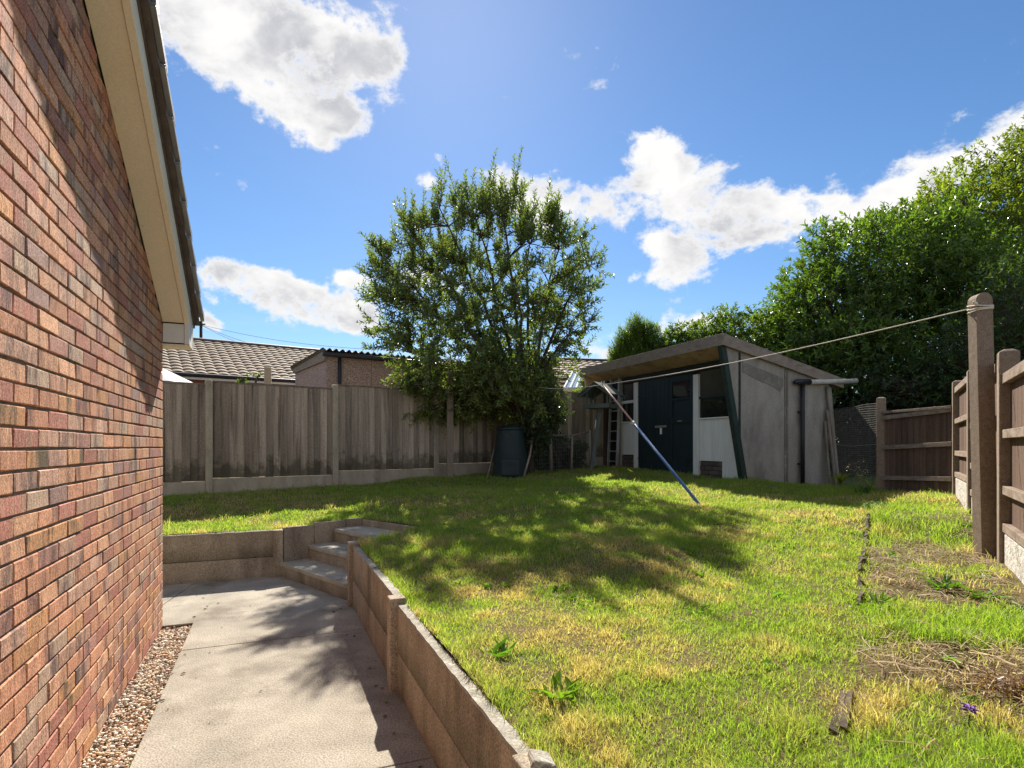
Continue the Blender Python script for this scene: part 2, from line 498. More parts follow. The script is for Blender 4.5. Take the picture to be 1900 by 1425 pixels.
M['wire'] = surf('galvanised_wire', (0.42, 0.40, 0.37), (0.32, 0.30, 0.27), 20, 0.5, bump=0, metal=0.5)
M['pebbledash'] = surf('pebbledash', (0.50, 0.38, 0.32), (0.28, 0.19, 0.16), 42, 0.95, bump=0.9, bscale=55, fine=(60, 0.35), lo=0.45, hi=0.56, bdist=0.01)
M['corrugated'] = surf('corrugated_cement', (0.11, 0.10, 0.10), (0.16, 0.145, 0.14), 8, 0.9, bump=0.4, c3=(0.09, 0.10, 0.06), scale3=5)
M['far_brick'] = surf('far_red_brick', (0.30, 0.13, 0.085), (0.22, 0.095, 0.065), 12, 0.9, bump=0.2, fine=(30, 0.2))
M['parasol_blue'] = surf('blue_fabric', (0.05, 0.08, 0.20), (0.06, 0.10, 0.24), 4, 0.8, bump=0.05)
M['parasol_white'] = surf('white_fabric', (0.75, 0.75, 0.75), (0.68, 0.68, 0.68), 4, 0.8, bump=0.05)
M['bark'] = surf('grey_brown_bark', (0.115, 0.085, 0.065), (0.07, 0.052, 0.04), 14, 0.95, (3, 3, 0.5), bump=0.6, bscale=40)
M['soil'] = surf('soil_and_thatch', (0.19, 0.145, 0.075), (0.14, 0.115, 0.05), 5, 1.0, c3=(0.20, 0.15, 0.085), scale3=9, fac3=(0.5, 0.65), bump=0.9, bscale=60, spec=0.05, coord='World', fine=(80, 0.35), bdist=0.02)
M['earth'] = surf('earth', (0.10, 0.085, 0.05), (0.07, 0.075, 0.035), 0.8, 1.0, bump=0.4, coord='World')
M['log'] = surf('rotting_log', (0.14, 0.105, 0.075), (0.07, 0.052, 0.038), 10, 0.95, (2, 2, 2), (0.32, 0.26, 0.19), 7, (0.58, 0.68), 0.8, 30)
M['pebble'] = None
M['glass'] = None


def simple(name, col, rough=0.5, spec=0.5, metal=0.0):
    m, nt, N, L, P = new_mat(name)
    P.inputs['Base Color'].default_value = (*col, 1); P.inputs['Roughness'].default_value = rough
    P.inputs['Specular IOR Level'].default_value = spec; P.inputs['Metallic'].default_value = metal
    return m


M['glass'] = simple('dark_window_glass', (0.012, 0.014, 0.016), 0.06, 0.5)
M['glass_brown'] = surf('dusty_pane', (0.055, 0.042, 0.036), (0.04, 0.032, 0.028), 4, 0.25, bump=0.02, spec=0.5)
M['glass_pale'] = simple('conservatory_pane', (0.30, 0.38, 0.42), 0.08, 0.6)


def attr_mat(name, rough=0.9, spec=0.15, bump=0.0):
    m, nt, N, L, P = new_mat(name)
    a = N.new('ShaderNodeAttribute'); a.attribute_name = 'Col'
    L.new(a.outputs['Color'], P.inputs['Base Color'])
    P.inputs['Roughness'].default_value = rough; P.inputs['Specular IOR Level'].default_value = spec
    return m


M['pebble'] = attr_mat('pebble', 0.7, 0.3)
M['straw'] = attr_mat('dry_straw', 0.8, 0.2)
M['grass'] = leaf_mat('grass_blade', 0.52, 0.5, 0.3, (1.5, 1.55, 0.75))
M['leaf'] = leaf_mat('narrow_leaf', 0.42, 0.34, 0.55, (1.6, 1.7, 0.5))
M['laurel'] = leaf_mat('laurel_leaf', 0.34, 0.28, 0.6, (2.0, 2.2, 0.4))
M['lightleaf'] = leaf_mat('light_leaf', 0.42, 0.42, 0.4, (2.0, 2.1, 0.5))

# ------------------------------------------------------------------ terrain shape
CORNER = Vector((-2.777, 4.65, 0))
PL = Vector((-2.56, 6.40, 0))                      # retaining wall post left of the steps
FL = Vector((-1.80, 7.02, 0))                      # back corner of the steps
FR = Vector((-0.97, 6.25, 0))
PA = Vector((-1.43, 5.22, 0))                      # retaining wall post right of the steps
FD = Vector((0.816, 0.578, 0)).normalized()        # back fence
FP = [Vector((-4.6, 8.87, 0)) + FD * 1.93 * k for k in range(-2, 5)]
RD = Vector((0.545, 0.838, 0)).normalized()        # side fence on the right
RP1, RP2, RP3 = Vector((3.48, 4.1, 0)), Vector((4.57, 5.78, 0)), Vector((5.53, 7.25, 0))
RP0 = RP1 - RD * 1.93
RPm = RP1 - RD * 3.86
RA = Vector((5.43, 8.6, 0))
SO = Vector((3.40, 9.5, 0))                        # shed: front right roof corner on plan

CTRL = np.array([
    (-9, 4.6, .5), (-6, 5.0, .5), (-3.54, 5.98, .495), (-2.56, 6.42, .50), (-1.8, 7.05, .555), (-0.97, 6.27, .56), (-1.40, 5.24, .535), (-.66, 3.44, .50),
    (0.07, 1.63, .495), (.8, -.2, .49), (1.6, -2.2, .49), (-7, 7.2, .64), (-5.9, 7.9, .66), (-4.6, 8.82, .69), (-3.02, 9.94, .73), (-1.44, 11.0, .83), (0.14, 12.1, .90), (1.5, 12.9, .96),
    (2.3, 12.4, .94), (3.0, 11.2, .90), (3.84, 9.6, .85), (4.8, 9.9, .75), (5.68, 10.44, .66), (5.43, 8.5, .77), (5.4, 7.2, .81), (4.5, 5.75, .75), (3.6, 4.4, .60), (3.4, 4.05, .60), (2.43, 2.4, .55), (1.4, .8, .5),
    (0.5, 7.5, .72), (2.2, 6.9, .71), (1.0, 5.0, .63), (1.8, 3.0, .57), (0.6, 3.0, .53), (3.66, 6.0, .73), (-1, 9, .73), (1.5, 9.5, .82), (-.3, 6.2, .58),
    (-12, 14, 1.0), (-4, 18, 1.1), (6, 18, 1.0), (12, 10, .9), (9, 4, .7), (5, -3, .5), (-20, 30, 1.2), (20, 30, 1.2)])


def H(x, y):
    x = np.atleast_1d(np.asarray(x, float)); y = np.atleast_1d(np.asarray(y, float))
    out = np.empty(len(x))
    for s in range(0, len(x), 20000):
        xs, ys = x[s:s + 20000, None], y[s:s + 20000, None]
        d2 = (xs - CTRL[None, :, 0]) ** 2 + (ys - CTRL[None, :, 1]) ** 2 + 0.03
        w = 1 / d2 ** 1.6
        out[s:s + 20000] = (w * CTRL[None, :, 2]).sum(1) / w.sum(1)
    return out + (vnoise(x, y, 1.3, 5) - .5) * 0.035


def gz(p):
    return float(H(p[0], p[1])[0])


WALL_T = 0.055
wallN = Vector((E1.x, E1.y, 0))                    # lawn side of the right-hand retaining wall
path_edge = [PL - E1 * 14 + E2 * WALL_T, PL + E2 * WALL_T, FL + Vector((-.03, .04, 0)), FR + Vector((.05, .02, 0)),
             PA + wallN * WALL_T + E2 * .05, PA + wallN * WALL_T - E2 * 9]
lawn_poly = [(p.x, p.y) for p in path_edge] + [(30, path_edge[-1].y), (30, 45), (-40, 45), (-40, path_edge[0].y)]


def build_ground():
    mb = MB()
    mb.add([(-600, -600, -.06), (600, -600, -.06), (600, 600, -.06), (-600, 600, -.06)], [(0, 1, 2, 3)])
    tag(mb.build('ground', M['earth']), 'dull earth and grass level beyond the gardens', kind='structure')
    # path: concrete slab with a gravel channel by the house
    mb = MB()
    q = [CORNER + E1 * .215 - E2 * 9, PA - E2 * 9 + E1 * .02, PA + E1 * .02, FR, FL, PL + E2 * .02, PL - E1 * 14, CORNER - E1 * 14 + E2 * .03, CORNER + E2 * -.03, CORNER + E1 * .215 - E2 * .03]
    mb.prism([Vector((p.x, p.y, -.058)) for p in q], Vector((0, 0, .042)))
    path = tag(mb.build('path', M['soil']), 'worn concrete path beside the brick house', kind='structure')
    # cast slabs with narrow joints
    def slab(poly):
        mb = MB(); mb.prism([Vector((p.x, p.y, -.015)) for p in poly], Vector((0, 0, .015))); mb.build('slab', M['concrete'], path, bevel=.004)
    wr = (PA + E1 * .02 - CORNER).dot(E1)
    cuts = [.72, 2.75, 4.8, 6.9, 9.0]
    for i in range(4):
        s0, s1 = cuts[i] + .004, cuts[i + 1] - .004
        slab([CORNER + E1 * .215 - E2 * s0, CORNER + E1 * .215 - E2 * s1, CORNER + E1 * wr - E2 * s1, CORNER + E1 * wr - E2 * s0])
    J = CORNER - E2 * .716
    slab([J + E1 * .215, J + E1 * wr, PA + E1 * .02, FR, FL, PL + E2 * .02, PL - E1 * .8, CORNER - E1 * .22 + E2 * .03, CORNER - E2 * .03, CORNER + E1 * .215 - E2 * .03])
    slab([PL - E1 * .808, PL - E1 * 14, CORNER - E1 * 14 + E2 * .03, CORNER - E1 * .23 + E2 * .03])
    mb = MB()
    q = [CORNER + E1 * -.02 - E2 * 9, CORNER + E1 * .215 - E2 * 9, CORNER + E1 * .215 - E2 * .03, CORNER - E1 * .02 - E2 * .03]
    mb.prism([Vector((p.x, p.y, -.058)) for p in q], Vector((0, 0, .015)))
    tag(mb.build('gravel_bed', M['soil']), 'earth under the gravel strip', kind='structure')
    # upper garden
    pts = [Vector(p) for p in lawn_poly]
    nb = len(pts)
    # refine the boundary along the walls
    bnd = []
    for i in range(nb):
        a, b = pts[i], pts[(i + 1) % nb]
        n = max(1, int((b - a).length / (0.25 if i < 5 else 4)))
        for k in range(n): bnd.append(a.lerp(b, k / n))
    gx, gy = np.meshgrid(np.arange(-9, 8, .13), np.arange(-2, 15, .13))
    gx = gx.ravel() + rng.uniform(-.03, .03, gx.size); gy = gy.ravel() + rng.uniform(-.03, .03, gy.size)
    fx, fy = np.meshgrid(np.arange(-38, 29, 2.5), np.arange(-1, 44, 2.5))
    fx, fy = fx.ravel(), fy.ravel()
    keep = ~((fx > -9.1) & (fx < 8.1) & (fy < 15.1))
    X = np.concatenate([gx, fx[keep]]); Y = np.concatenate([gy, fy[keep]])
    k = inpoly(X, Y, lawn_poly)
    X, Y = X[k], Y[k]
    vs = bnd + [Vector((float(a), float(b))) for a, b in zip(X, Y)]
    r = geometry.delaunay_2d_cdt([v.to_2d() if len(v) > 2 else v for v in vs], [], [list(range(len(bnd)))], 1, 1e-5)
    V2 = np.array([(v.x, v.y) for v in r[0]])
    zz = H(V2[:, 0], V2[:, 1]) + (vnoise(V2[:, 0], V2[:, 1], 6, 9) - .5) * .02
    me = bpy.data.meshes.new('lawn')
    me.from_pydata(np.column_stack([V2, zz]).tolist(), [], [tuple(f) for f in r[2]])
    me.materials.append(M['soil'])
    me.polygons.foreach_set('use_smooth', [True] * len(me.polygons))
    o = bpy.data.objects.new('lawn', me); C.objects.link(o)
    tag(o, 'sloping upper garden ground of the lawn and bed', kind='structure')


build_ground()


def pebbles():
    n = 8200
    s = rng.uniform(0, 4.6, n); w = rng.uniform(.0, .205, n)
    r = rng.uniform(.0035, .0105, n)
    c = np.array(CORNER)[None, :2] + np.outer(w, np.array(E1)[:2]) - np.outer(s, np.array(E2)[:2])
    z = -.038 + rng.uniform(0, .022, n)
    t = (1 + 5 ** .5) / 2
    ico = np.array([(-1, t, 0), (1, t, 0), (-1, -t, 0), (1, -t, 0), (0, -1, t), (0, 1, t), (0, -1, -t), (0, 1, -t), (t, 0, -1), (t, 0, 1), (-t, 0, -1), (-t, 0, 1)]) / 1.9
    fc = np.array([(0, 11, 5), (0, 5, 1), (0, 1, 7), (0, 7, 10), (0, 10, 11), (1, 5, 9), (5, 11, 4), (11, 10, 2), (10, 7, 6), (7, 1, 8), (3, 9, 4), (3, 4, 2), (3, 2, 6), (3, 6, 8), (3, 8, 9), (4, 9, 5), (2, 4, 11), (6, 2, 10), (8, 6, 7), (9, 8, 1)])
    sc3 = r[:, None] * rng.uniform(.7, 1.35, (n, 3)); sc3[:, 2] *= .75
    an = rng.uniform(0, 6.28, n); ca, sa = np.cos(an), np.sin(an)
    v = ico[None] * sc3[:, None, :]
    v = v * rng.uniform(.85, 1.15, v.shape)
    x = v[..., 0] * ca[:, None] - v[..., 1] * sa[:, None]; y = v[..., 0] * sa[:, None] + v[..., 1] * ca[:, None]
    v = np.stack([x + c[:, 0, None], y + c[:, 1, None], v[..., 2] + z[:, None]], -1).reshape(-1, 3)
    f = (fc[None] + (np.arange(n) * 12)[:, None, None]).reshape(-1, 3)
    pal = np.array([(.50, .41, .30), (.42, .31, .2), (.36, .23, .14), (.58, .52, .43), (.27, .2, .15), (.45, .28, .16), (.18, .15, .13), (.62, .56, .46)])
    col = np.repeat(np.minimum(pal[rng.integers(0, 8, n)] * rng.uniform(1.1, 1.8, (n, 1)), .85), 12, 0)
    o = np_mesh('gravel', v, np.zeros((0, 4), int), f, M['pebble'], None, col, True)
    tag(o, 'brown pea gravel strip along the foot of the brick wall', 'gravel', kind='stuff')


pebbles()


# ------------------------------------------------------------------ brick house
PITCH = math.tan(R(26.9))
SOF_Z0 = 2.397                                    # soffit height at the corner


def chamfer_box_mesh(name, lx, ly, lz, c, mat):
    """a brick: x along the wall, y outwards (front face at y=0), z up"""
    mb = MB()
    x0, x1, z0, z1 = -lx / 2, lx / 2, 0, lz
    ring = lambda i, y: [(x0 + i, y, z0 + i), (x1 - i, y, z0 + i), (x1 - i, y, z1 - i), (x0 + i, y, z1 - i)]
    vs = ring(0, -ly) + ring(0, -c) + ring(c, 0)
    fs = []
    for k in (0, 4):
        for i in range(4):
            j = (i + 1) % 4
            fs.append((k + j, k + i, k + 4 + i, k + 4 + j))
    fs.append((11, 10, 9, 8))
    return vs, fs


def house():
    h = thing('brick_house', (CORNER.x - E1.x * 3 - E2.x * 3.5, CORNER.y - E1.y * 3 - E2.y * 3.5, 0), 'red brick house with cream boarded verge, filling the left of the view', 'house')
    LEN, DEP = 8.0, 7.0                           # along -E2, along -E1
    RIDGE = LEN / 2

    def top(s): return SOF_Z0 + .04 + (s if s < RIDGE else LEN - s) * PITCH

    def W(s, w, z): return CORNER - E2 * s + E1 * w + Z * z
    # mortar core, front face 9 mm behind the brick faces
    mb = MB()
    prof = [(0.009, -.2), (LEN, -.2), (LEN, top(LEN) - .02), (RIDGE, top(RIDGE) - .02), (.009, top(0) - .02)]
    mb.prism([W(s, -.009, z) for s, z in prof], E1 * -(DEP - .01))
    wall = mb.build('wall', M['mortar'], h)
    # bricks
    ang = math.atan2(-E2.y, -E2.x)                # local x along -E2, local y = E1 ?
    meshes = []
    vs, fs = chamfer_box_mesh('brick', .2145, .03, .0645, .0025, None)
    # local frame: x -> -E2, y -> outwards E1, z up ; x cross y = (-E2) x E1 = +Z ? ensured below
    rot = Matrix((( -E2.x, E1.x, 0), (-E2.y, E1.y, 0), (0, 0, 1)))
    assert rot.determinant() > 0
    eul = rot.to_euler()

    def brick_mesh(lx, i):
        v, f = chamfer_box_mesh('brick', lx, .03, .0645, .0025, None)
        v = [tuple(q_ + random.gauss(0, .0011) for q_ in p_) for p_ in v]
        me = bpy.data.meshes.new('brick')
        me.from_pydata(v, [], f)
        me.materials.append(M['brick%d' % i])
        me.flip_normals()
        return me
    full = [[brick_mesh(.2145, i) for i in range(8)] for _ in range(5)]
    half = [[brick_mesh(.102, i) for i in range(8)] for _ in range(2)]
    wts = [.25, .25, .17, .11, .07, .05, .02, .08]
    todo = []
    z0 = -.085
    k = 0
    while z0 < top(RIDGE):
        s = 0.0
        first = True
        off = k % 2
        while s < LEN - .05:
            ln = .225
            hb = False
            if first and off: ln, hb = .1125, True
            first = False
            sm = s + ln / 2 - .005
            # clip under the verge
            if z0 + .07 < top(min(max(sm, 0), LEN)) + .0:
                todo.append((sm, z0, hb))
            s += ln
        z0 += .075; k += 1
    # rank by apparent size
    def app(b):
        p = W(b[0], 0, b[1] + .03)
        if p.y < .35: return 0
        x = p.x / p.y; zz = (p.z - CAM_H) / p.y
        if x < -.93 or zz > .80 or zz < -.60: return 0
        return (0.5 if b[2] else 1) * .79 / (p.y ** 3)
    todo.sort(key=app, reverse=True)
    rest = MB()
    for n, (sm, zz, hb) in enumerate(todo):
        i = random.choices(range(8), wts)[0]
        jit = random.gauss(0, .0011)
        p = W(sm + random.gauss(0, .0012), jit, zz + random.gauss(0, .0008))
        if n < 300:
            e = eul.copy(); e.z += random.gauss(0, .004)
            share(random.choice(half if hb else full)[i], 'brick', p, wall, e)
        else:
            v, f = chamfer_box_mesh('b', .102 if hb else .2145, .03, .0645, .0025, None)
            rest.mi = i
            rest.add([p + rot @ Vector(q) for q in v], [tuple(reversed(q)) for q in f])
    o = rest.build('brickwork', [M['brick%d' % i] for i in range(8)], wall)
    o['kind'] = 'stuff'
    # verge: soffit board, barge board, boxed foot
    SW, BW = .150, .042
    sl = math.sqrt(1 + PITCH ** 2)

    def V(s, w, dz): return W(s, w, SOF_Z0 + s * PITCH + dz)
    mb = MB()
    mb.hexa([V(.02, 0.002, .0), V(.02, SW, .0), V(RIDGE, SW, 0), V(RIDGE, .002, 0), V(.02, .002, .012), V(.02, SW, .012), V(RIDGE, SW, .012), V(RIDGE, .002, .012)])
    for m_ in (0,):
        mb.hexa([V(2 * RIDGE - .02, .002, -2 * (RIDGE - .02) * PITCH + .0), V(RIDGE, .002, 0), V(RIDGE, SW, 0), V(2 * RIDGE - .02, SW, -2 * (RIDGE - .02) * PITCH),
                 V(2 * RIDGE - .02, .002, -2 * (RIDGE - .02) * PITCH + .012), V(RIDGE, .002, .012), V(RIDGE, SW, .012), V(2 * RIDGE - .02, SW, -2 * (RIDGE - .02) * PITCH + .012)])
    mb.build('verge_soffit', M['cream'], h)
    mb = MB()
    mb.hexa([V(-.02, SW + .003, -.012), V(-.02, SW + BW, -.012), V(RIDGE, SW + BW, -.012), V(RIDGE, SW + .003, -.012), V(-.02, SW + .003, .17), V(-.02, SW + BW, .17), V(RIDGE, SW + BW, .17), V(RIDGE, SW + .003, .17)])
    mb.build('barge_board', M['cream'], h, bevel=.003)
    # boxed foot under the lower end of the verge
    mb = MB()
    zf0 = 2.235
    mb.box(CORNER, -E2, E1, Z, (-.16, .022), (.004, SW + .002), (zf0 + .012, SOF_Z0 + .0))
    mb.build('verge_foot_box', M['upvc'], h, bevel=.002)
    mb = MB()
    mb.box(CORNER, -E2, E1, Z, (-.17, .030), (SW + .004, SW + BW - .002), (zf0 + .002, SOF_Z0 + .12))
    mb.build('verge_foot_cheek', M['upvc'], h, bevel=.002)
    mb = MB()
    mb.box(CORNER, -E2, E1, Z, (-.18, .020), (-.3, SW + BW), (zf0 - .012, zf0))
    mb.build('eaves_soffit', M['cream'], h, bevel=.002)
    mb = MB()
    mb.box(CORNER, -E2, E1, Z, (-.20, -.18), (-DEP, SW + BW), (zf0 - .012, zf0 + .2))
    mb.build('eaves_fascia', M['upvc'], h)
    # roof deck and tiles
    mb = MB()
    mb.hexa([V(-.24, -DEP, .14), V(-.24, SW + BW + .01, .14), V(RIDGE, SW + BW + .01, .14), V(RIDGE, -DEP, .14), V(-.24, -DEP, .165), V(-.24, SW + BW + .01, .165), V(RIDGE, SW + BW + .01, .165), V(RIDGE, -DEP, .165)])
    e = 2 * RIDGE + .24
    dz = -(e - RIDGE) * 2 * PITCH
    mb.hexa([V(RIDGE, -DEP, .14), V(RIDGE, SW + BW + .01, .14), V(e, SW + BW + .01, .14 + dz), V(e, -DEP, .14 + dz), V(RIDGE, -DEP, .165), V(RIDGE, SW + BW + .01, .165), V(e, SW + BW + .01, .165 + dz), V(e, -DEP, .165 + dz)])
    roof = mb.build('roof', M['tile_dark'], h)
    # dark undercloak strip under the overhanging tiles
    mb = MB()
    mb.hexa([V(-.25, SW + .01, .172), V(-.25, SW + BW + .046, .172), V(RIDGE, SW + BW + .046, .172), V(RIDGE, SW + .01, .172), V(-.25, SW + .01, .182), V(-.25, SW + BW + .046, .182), V(RIDGE, SW + BW + .046, .182), V(RIDGE, SW + .01, .182)])
    mb.build('undercloak', M['tile_dark'], h)
    mb = MB()
    mb.hexa([V(-.25, SW + .02, .183), V(-.25, SW + BW + .04, .183), V(RIDGE, SW + BW + .04, .183), V(RIDGE, SW + .02, .183), V(-.25, SW + .02, .215), V(-.25, SW + BW + .04, .215), V(RIDGE, SW + BW + .04, .215), V(RIDGE, SW + .02, .215)])
    mb.build('mortar_bedding', M['tile_dark'], h)
    g = .276                                       # gauge on plan
    rest = MB()
    TW = .30
    for r_ in range(16):
        s0 = -.30 + r_ * g
        s1 = s0 + g + .09
        if s1 > RIDGE + .1: break
        for c_ in range(24):
            w1 = SW + BW + .074 - c_ * TW; w0 = w1 - TW + .004
            # the lower end rests on the row below
            a, b = .205 + .074, .205 - .006
            q = [V(s0, w0, a), V(s0, w1, a), V(s1, w1, b), V(s1, w0, b), V(s0, w0, a + .022), V(s0, w1, a + .022), V(s1, w1, b + .016), V(s1, w0, b + .016)]
            # roll at the edge
            if c_ < 2:
                mb = MB(); mb.hexa(q)
                mb.hexa([V(s0, w1 - .030, a - .034), V(s0, w1 - .0, a - .034), V(s1, w1, b - .008), V(s1, w1 - .030, b - .008), V(s0, w1 - .030, a - .001), V(s0, w1, a - .001), V(s1, w1, b - .001), V(s1, w1 - .030, b - .001)]) if c_ == 0 else None
                mb.build('roof_tile', M['tile_verge'], roof, bevel=.003)
            else:
                rest.hexa(q)
    o = rest.build('roof_tiling', M['tile_dark'], roof); o['kind'] = 'stuff'


house()


# ------------------------------------------------------------------ retaining wall and steps
def retaining():
    w = thing('retaining_wall', (PA.x, PA.y, 0), 'low brown concrete panel retaining wall holding up the lawn, with slotted posts', 'wall')

    def bay(a, b, side, zs):
        """two stacked boards between posts; side = direction to the lawn"""
        d = (b - a).normalized(); ln = (b - a).length
        for i in range(len(zs) - 1):
            mb = MB()
            mb.box(a, d, side, Z, (.045, ln - .045), (.004 + random.uniform(0, .006), WALL_T - .005), (zs[i] + (.002 if i else -.1), zs[i + 1] - .003))
            mb.build('wall_panel', [M['panel']], w, bevel=.005)
        mb = MB()
        n = 40; vs = []
        for k in range(n + 1):
            x = .045 + (ln - .09) * k / n
            e_ = .005 + abs(random.gauss(0, .002)); o_ = WALL_T + random.uniform(-.004, .010); z_ = zs[-1] + .006 + random.uniform(0, .004)
            vs += [a + d * x + side * e_ + Z * (zs[-1] - .004), a + d * x + side * (e_ + .002) + Z * z_, a + d * x + side * o_ + Z * z_, a + d * x + side * o_ + Z * (zs[-1] - .004)]
        mb.add(vs, [(4 * k + i, 4 * k + (i + 1) % 4, 4 * k + 4 + (i + 1) % 4, 4 * k + 4 + i) for k in range(n) for i in range(4)] + [(0, 3, 2, 1), (4 * n, 4 * n + 1, 4 * n + 2, 4 * n + 3)])
        mb.build('wall_capping', M['lichen'], w)

    def post(p, d, side, z, wd=.10):
        mb = MB()
        mb.box(p, d, side, Z, (-wd / 2, wd / 2), (-.034, .062), (-.1, z))
        mb.build('wall_post', M['panel'], w, bevel=.008)

    # left run, parallel to the back of the house
    zs = [0, .215, .492]
    for k in range(4):
        b = PL - E1 * 1.93 * k; a = PL - E1 * 1.93 * (k + 1)
        bay(a, b, E2, zs)
        post(b, E1, E2, .505)
    # run along the path
    n_ = PA
    for k in range(5):
        a = PA - E2 * 1.935 * k; b = PA - E2 * 1.935 * (k + 1)
        zz = .525 if k == 0 else .497
        bay(b, a, E1, [0, .232, zz])
        post(a, E2, E1, zz + .04)
    # cheeks of the steps
    d = (FL - PL).normalized(); side = Vector((-d.y, d.x, 0))
    ln = (FL - PL).length
    for (x0, x1) in ((.06, .40), (.405, .78), (.785, ln)):
        mb = MB(); mb.box(PL, d, side, Z, (x0, x1), (0, .05), (-.05, .50 + .06 * x1 / ln)); mb.build('step_cheek', M['panel'], w, bevel=.004)
    d = (FR - FL).normalized(); side = Vector((-d.y, d.x, 0))
    mb = MB(); mb.box(FL, d, side, Z, (0, (FR - FL).length), (0, .05), (-.05, .545)); mb.build('top_edging', M['panel'], w, bevel=.006)
    d = (FR - PA).normalized(); side = Vector((d.y, -d.x, 0))
    mb = MB(); mb.box(PA, d, side, Z, (.05, (FR - PA).length), (0, .05), (-.05, .53)); mb.build('step_cheek', M['panel'], w, bevel=.004)

    st = thing('garden_steps', (-1.9, 6.1, 0), 'three shallow concrete steps rising from the path to the lawn', 'steps')
    # step noses lie on lines x + y = const
    def line(cst, t):   # t: position across (x - y direction)
        return Vector(((cst + t) / 2, (cst - t) / 2, 0))
    noses = [(3.84, .155), (4.28, .312), (4.71, .468)]
    back = 5.24

    def inter(cst, a, b):
        # where the line x+y=cst meets segment a-b
        fa, fb = a.x + a.y - cst, b.x + b.y - cst
        t = fa / (fa - fb)
        return a.lerp(b, min(1, max(0, t)))
    for i, (cst, z) in enumerate(noses):
        nxt = noses[i + 1][0] if i < 2 else back
        lft = inter(cst, PL + Vector((.02, -.03, 0)), FL); rgt = inter(cst, PA, FR)
        lb = inter(back, PL, FL + (FL - PL)); rb = inter(back, PA, FR)
        inset = Vector((.012, .012, 0))
        mb = MB()
        mb.prism([lft + inset + Z * -.05, rgt + inset + Z * -.05, rb + Z * -.05, lb + Z * -.05], Z * (z - .05 + .05))
        mb.build('riser', M['panel'], st)
        mb = MB()
        mb.prism([lft + Z * (z - .045), rgt + Z * (z - .045), inter(nxt, PA, FR) + Vector((.03, .03, 0)) + Z * (z - .045), inter(nxt, PL, FL) + Vector((.03, .03, 0)) + Z * (z - .045)], Z * .046)
        mb.build('tread', M['step'], st, bevel=.008)


retaining()


# ------------------------------------------------------------------ fences
def conc_post(name, p, d, z0, z1, wd, dp, mat, parent, cap=.03, lean=(0, 0), round_top=False):
    n = Vector((-d.y, d.x, 0))
    mb = MB()
    L3 = Vector((lean[0], lean[1], 0))
    def ring(z, k): return [p + d * (sx * wd / 2 * k) + n * (sy * dp / 2 * k) + Z * z + L3 * ((z - z0) / (z1 - z0)) for sx, sy in ((-1, -1), (1, -1), (1, 1), (-1, 1))]
    if round_top:
        m = 8; r = []
        rows = [(z0 - .15, 1), (z1 - wd / 2, 1)] + [(z1 - wd / 2 + wd / 2 * math.sin(a), max(.04, math.cos(a))) for a in np.linspace(.25, 1.5, m)]
        vs = []
        for z, k in rows:
            c = [p + d * (sx * wd / 2 * k) + n * (sy * dp / 2) + Z * z + L3 * ((z - z0) / (z1 - z0)) for sx, sy in ((-1, -1), (1, -1), (1, 1), (-1, 1))]
            vs += c
    else:
        rows = [(z0 - .15, 1), (z1 - cap, 1), (z1, .45)]
        vs = []
        for z, k in rows: vs += ring(z, k)
    fs = [(3, 2, 1, 0)]
    R_ = len(rows)
    for i in range(R_ - 1):
        for k in range(4):
            j = (k + 1) % 4
            fs.append((i * 4 + k, i * 4 + j, (i + 1) * 4 + j, (i + 1) * 4 + k))
    b = (R_ - 1) * 4
    fs.append((b, b + 1, b + 2, b + 3))
    mb.add(vs, fs)
    return mb.build(name, mat, parent, bevel=.008)


def wedge_mesh(name, w, h, t0, t1, mat):
    mb = MB()
    mb.hexa([Vector(q) for q in ((0, -t0, 0), (w, -t1, 0), (w, 0, 0), (0, 0, 0), (0, -t0, h), (w, -t1, h), (w, 0, h), (0, 0, h))])
    me = bpy.data.meshes.new(name)
    me.from_pydata([tuple(v) for v in mb.v], [], mb.f)
    me.materials.append(mat)
    return me


def back_fence():
    f = thing('board_fence', (FP[3].x, FP[3].y, gz(FP[3])), 'tall weathered feather-edge board fence with concrete posts across the back', 'fence')
    n = Vector((-FD.y, FD.x, 0))                  # away from the camera
    ang = math.atan2(FD.y, FD.x)
    bm = wedge_mesh('board', .122, 1.45, .004, .021, M['board'])
    tops = []
    for k, p in enumerate(FP):
        g = gz(p)
        tops.append(g + 1.745)
        conc_post('fence_post', p, FD, g, g + 1.745, .10, .10, M['post'], f)
    for k in range(len(FP)):
        a, b = FP[k], (FP[k + 1] if k < 6 else FP[k] + FD * .55)
        ga, gb = gz(a), gz(b); W_ = 1.88 if k < 6 else .50
        base = (ga + gb) / 2
        zt = base + 1.70
        mb = MB()
        mb.box(a, FD, n, Z, (.05, W_), (-.022, .022), (min(ga, gb) - .15, zt - 1.48))
        mb.build('gravel_board', M['post'], f, bevel=.006)
        mb = MB()
        mb.box(a, FD, n, Z, (.05, W_), (-.026, .03), (zt - .022, zt))
        for zz in (.25, .75, 1.25):
            mb.box(a, FD, n, Z, (.052, W_ - .002), (.006, .04), (zt - 1.48 + zz, zt - 1.48 + zz + .06))
        panel = mb.build('fence_panel', M['rail'], f)
        for i in range(17):
            if k == 6 and i > 3: break
            x = .052 + i * .1073
            p = a + FD * x - n * .002 + Z * (zt - 1.475 + random.uniform(-.006, .004))
            share(bm, 'board', p, panel, (random.gauss(0, .003), random.gauss(0, .004), ang + random.gauss(0, .01)), (1, random.uniform(.8, 1.3), 1))


back_fence()


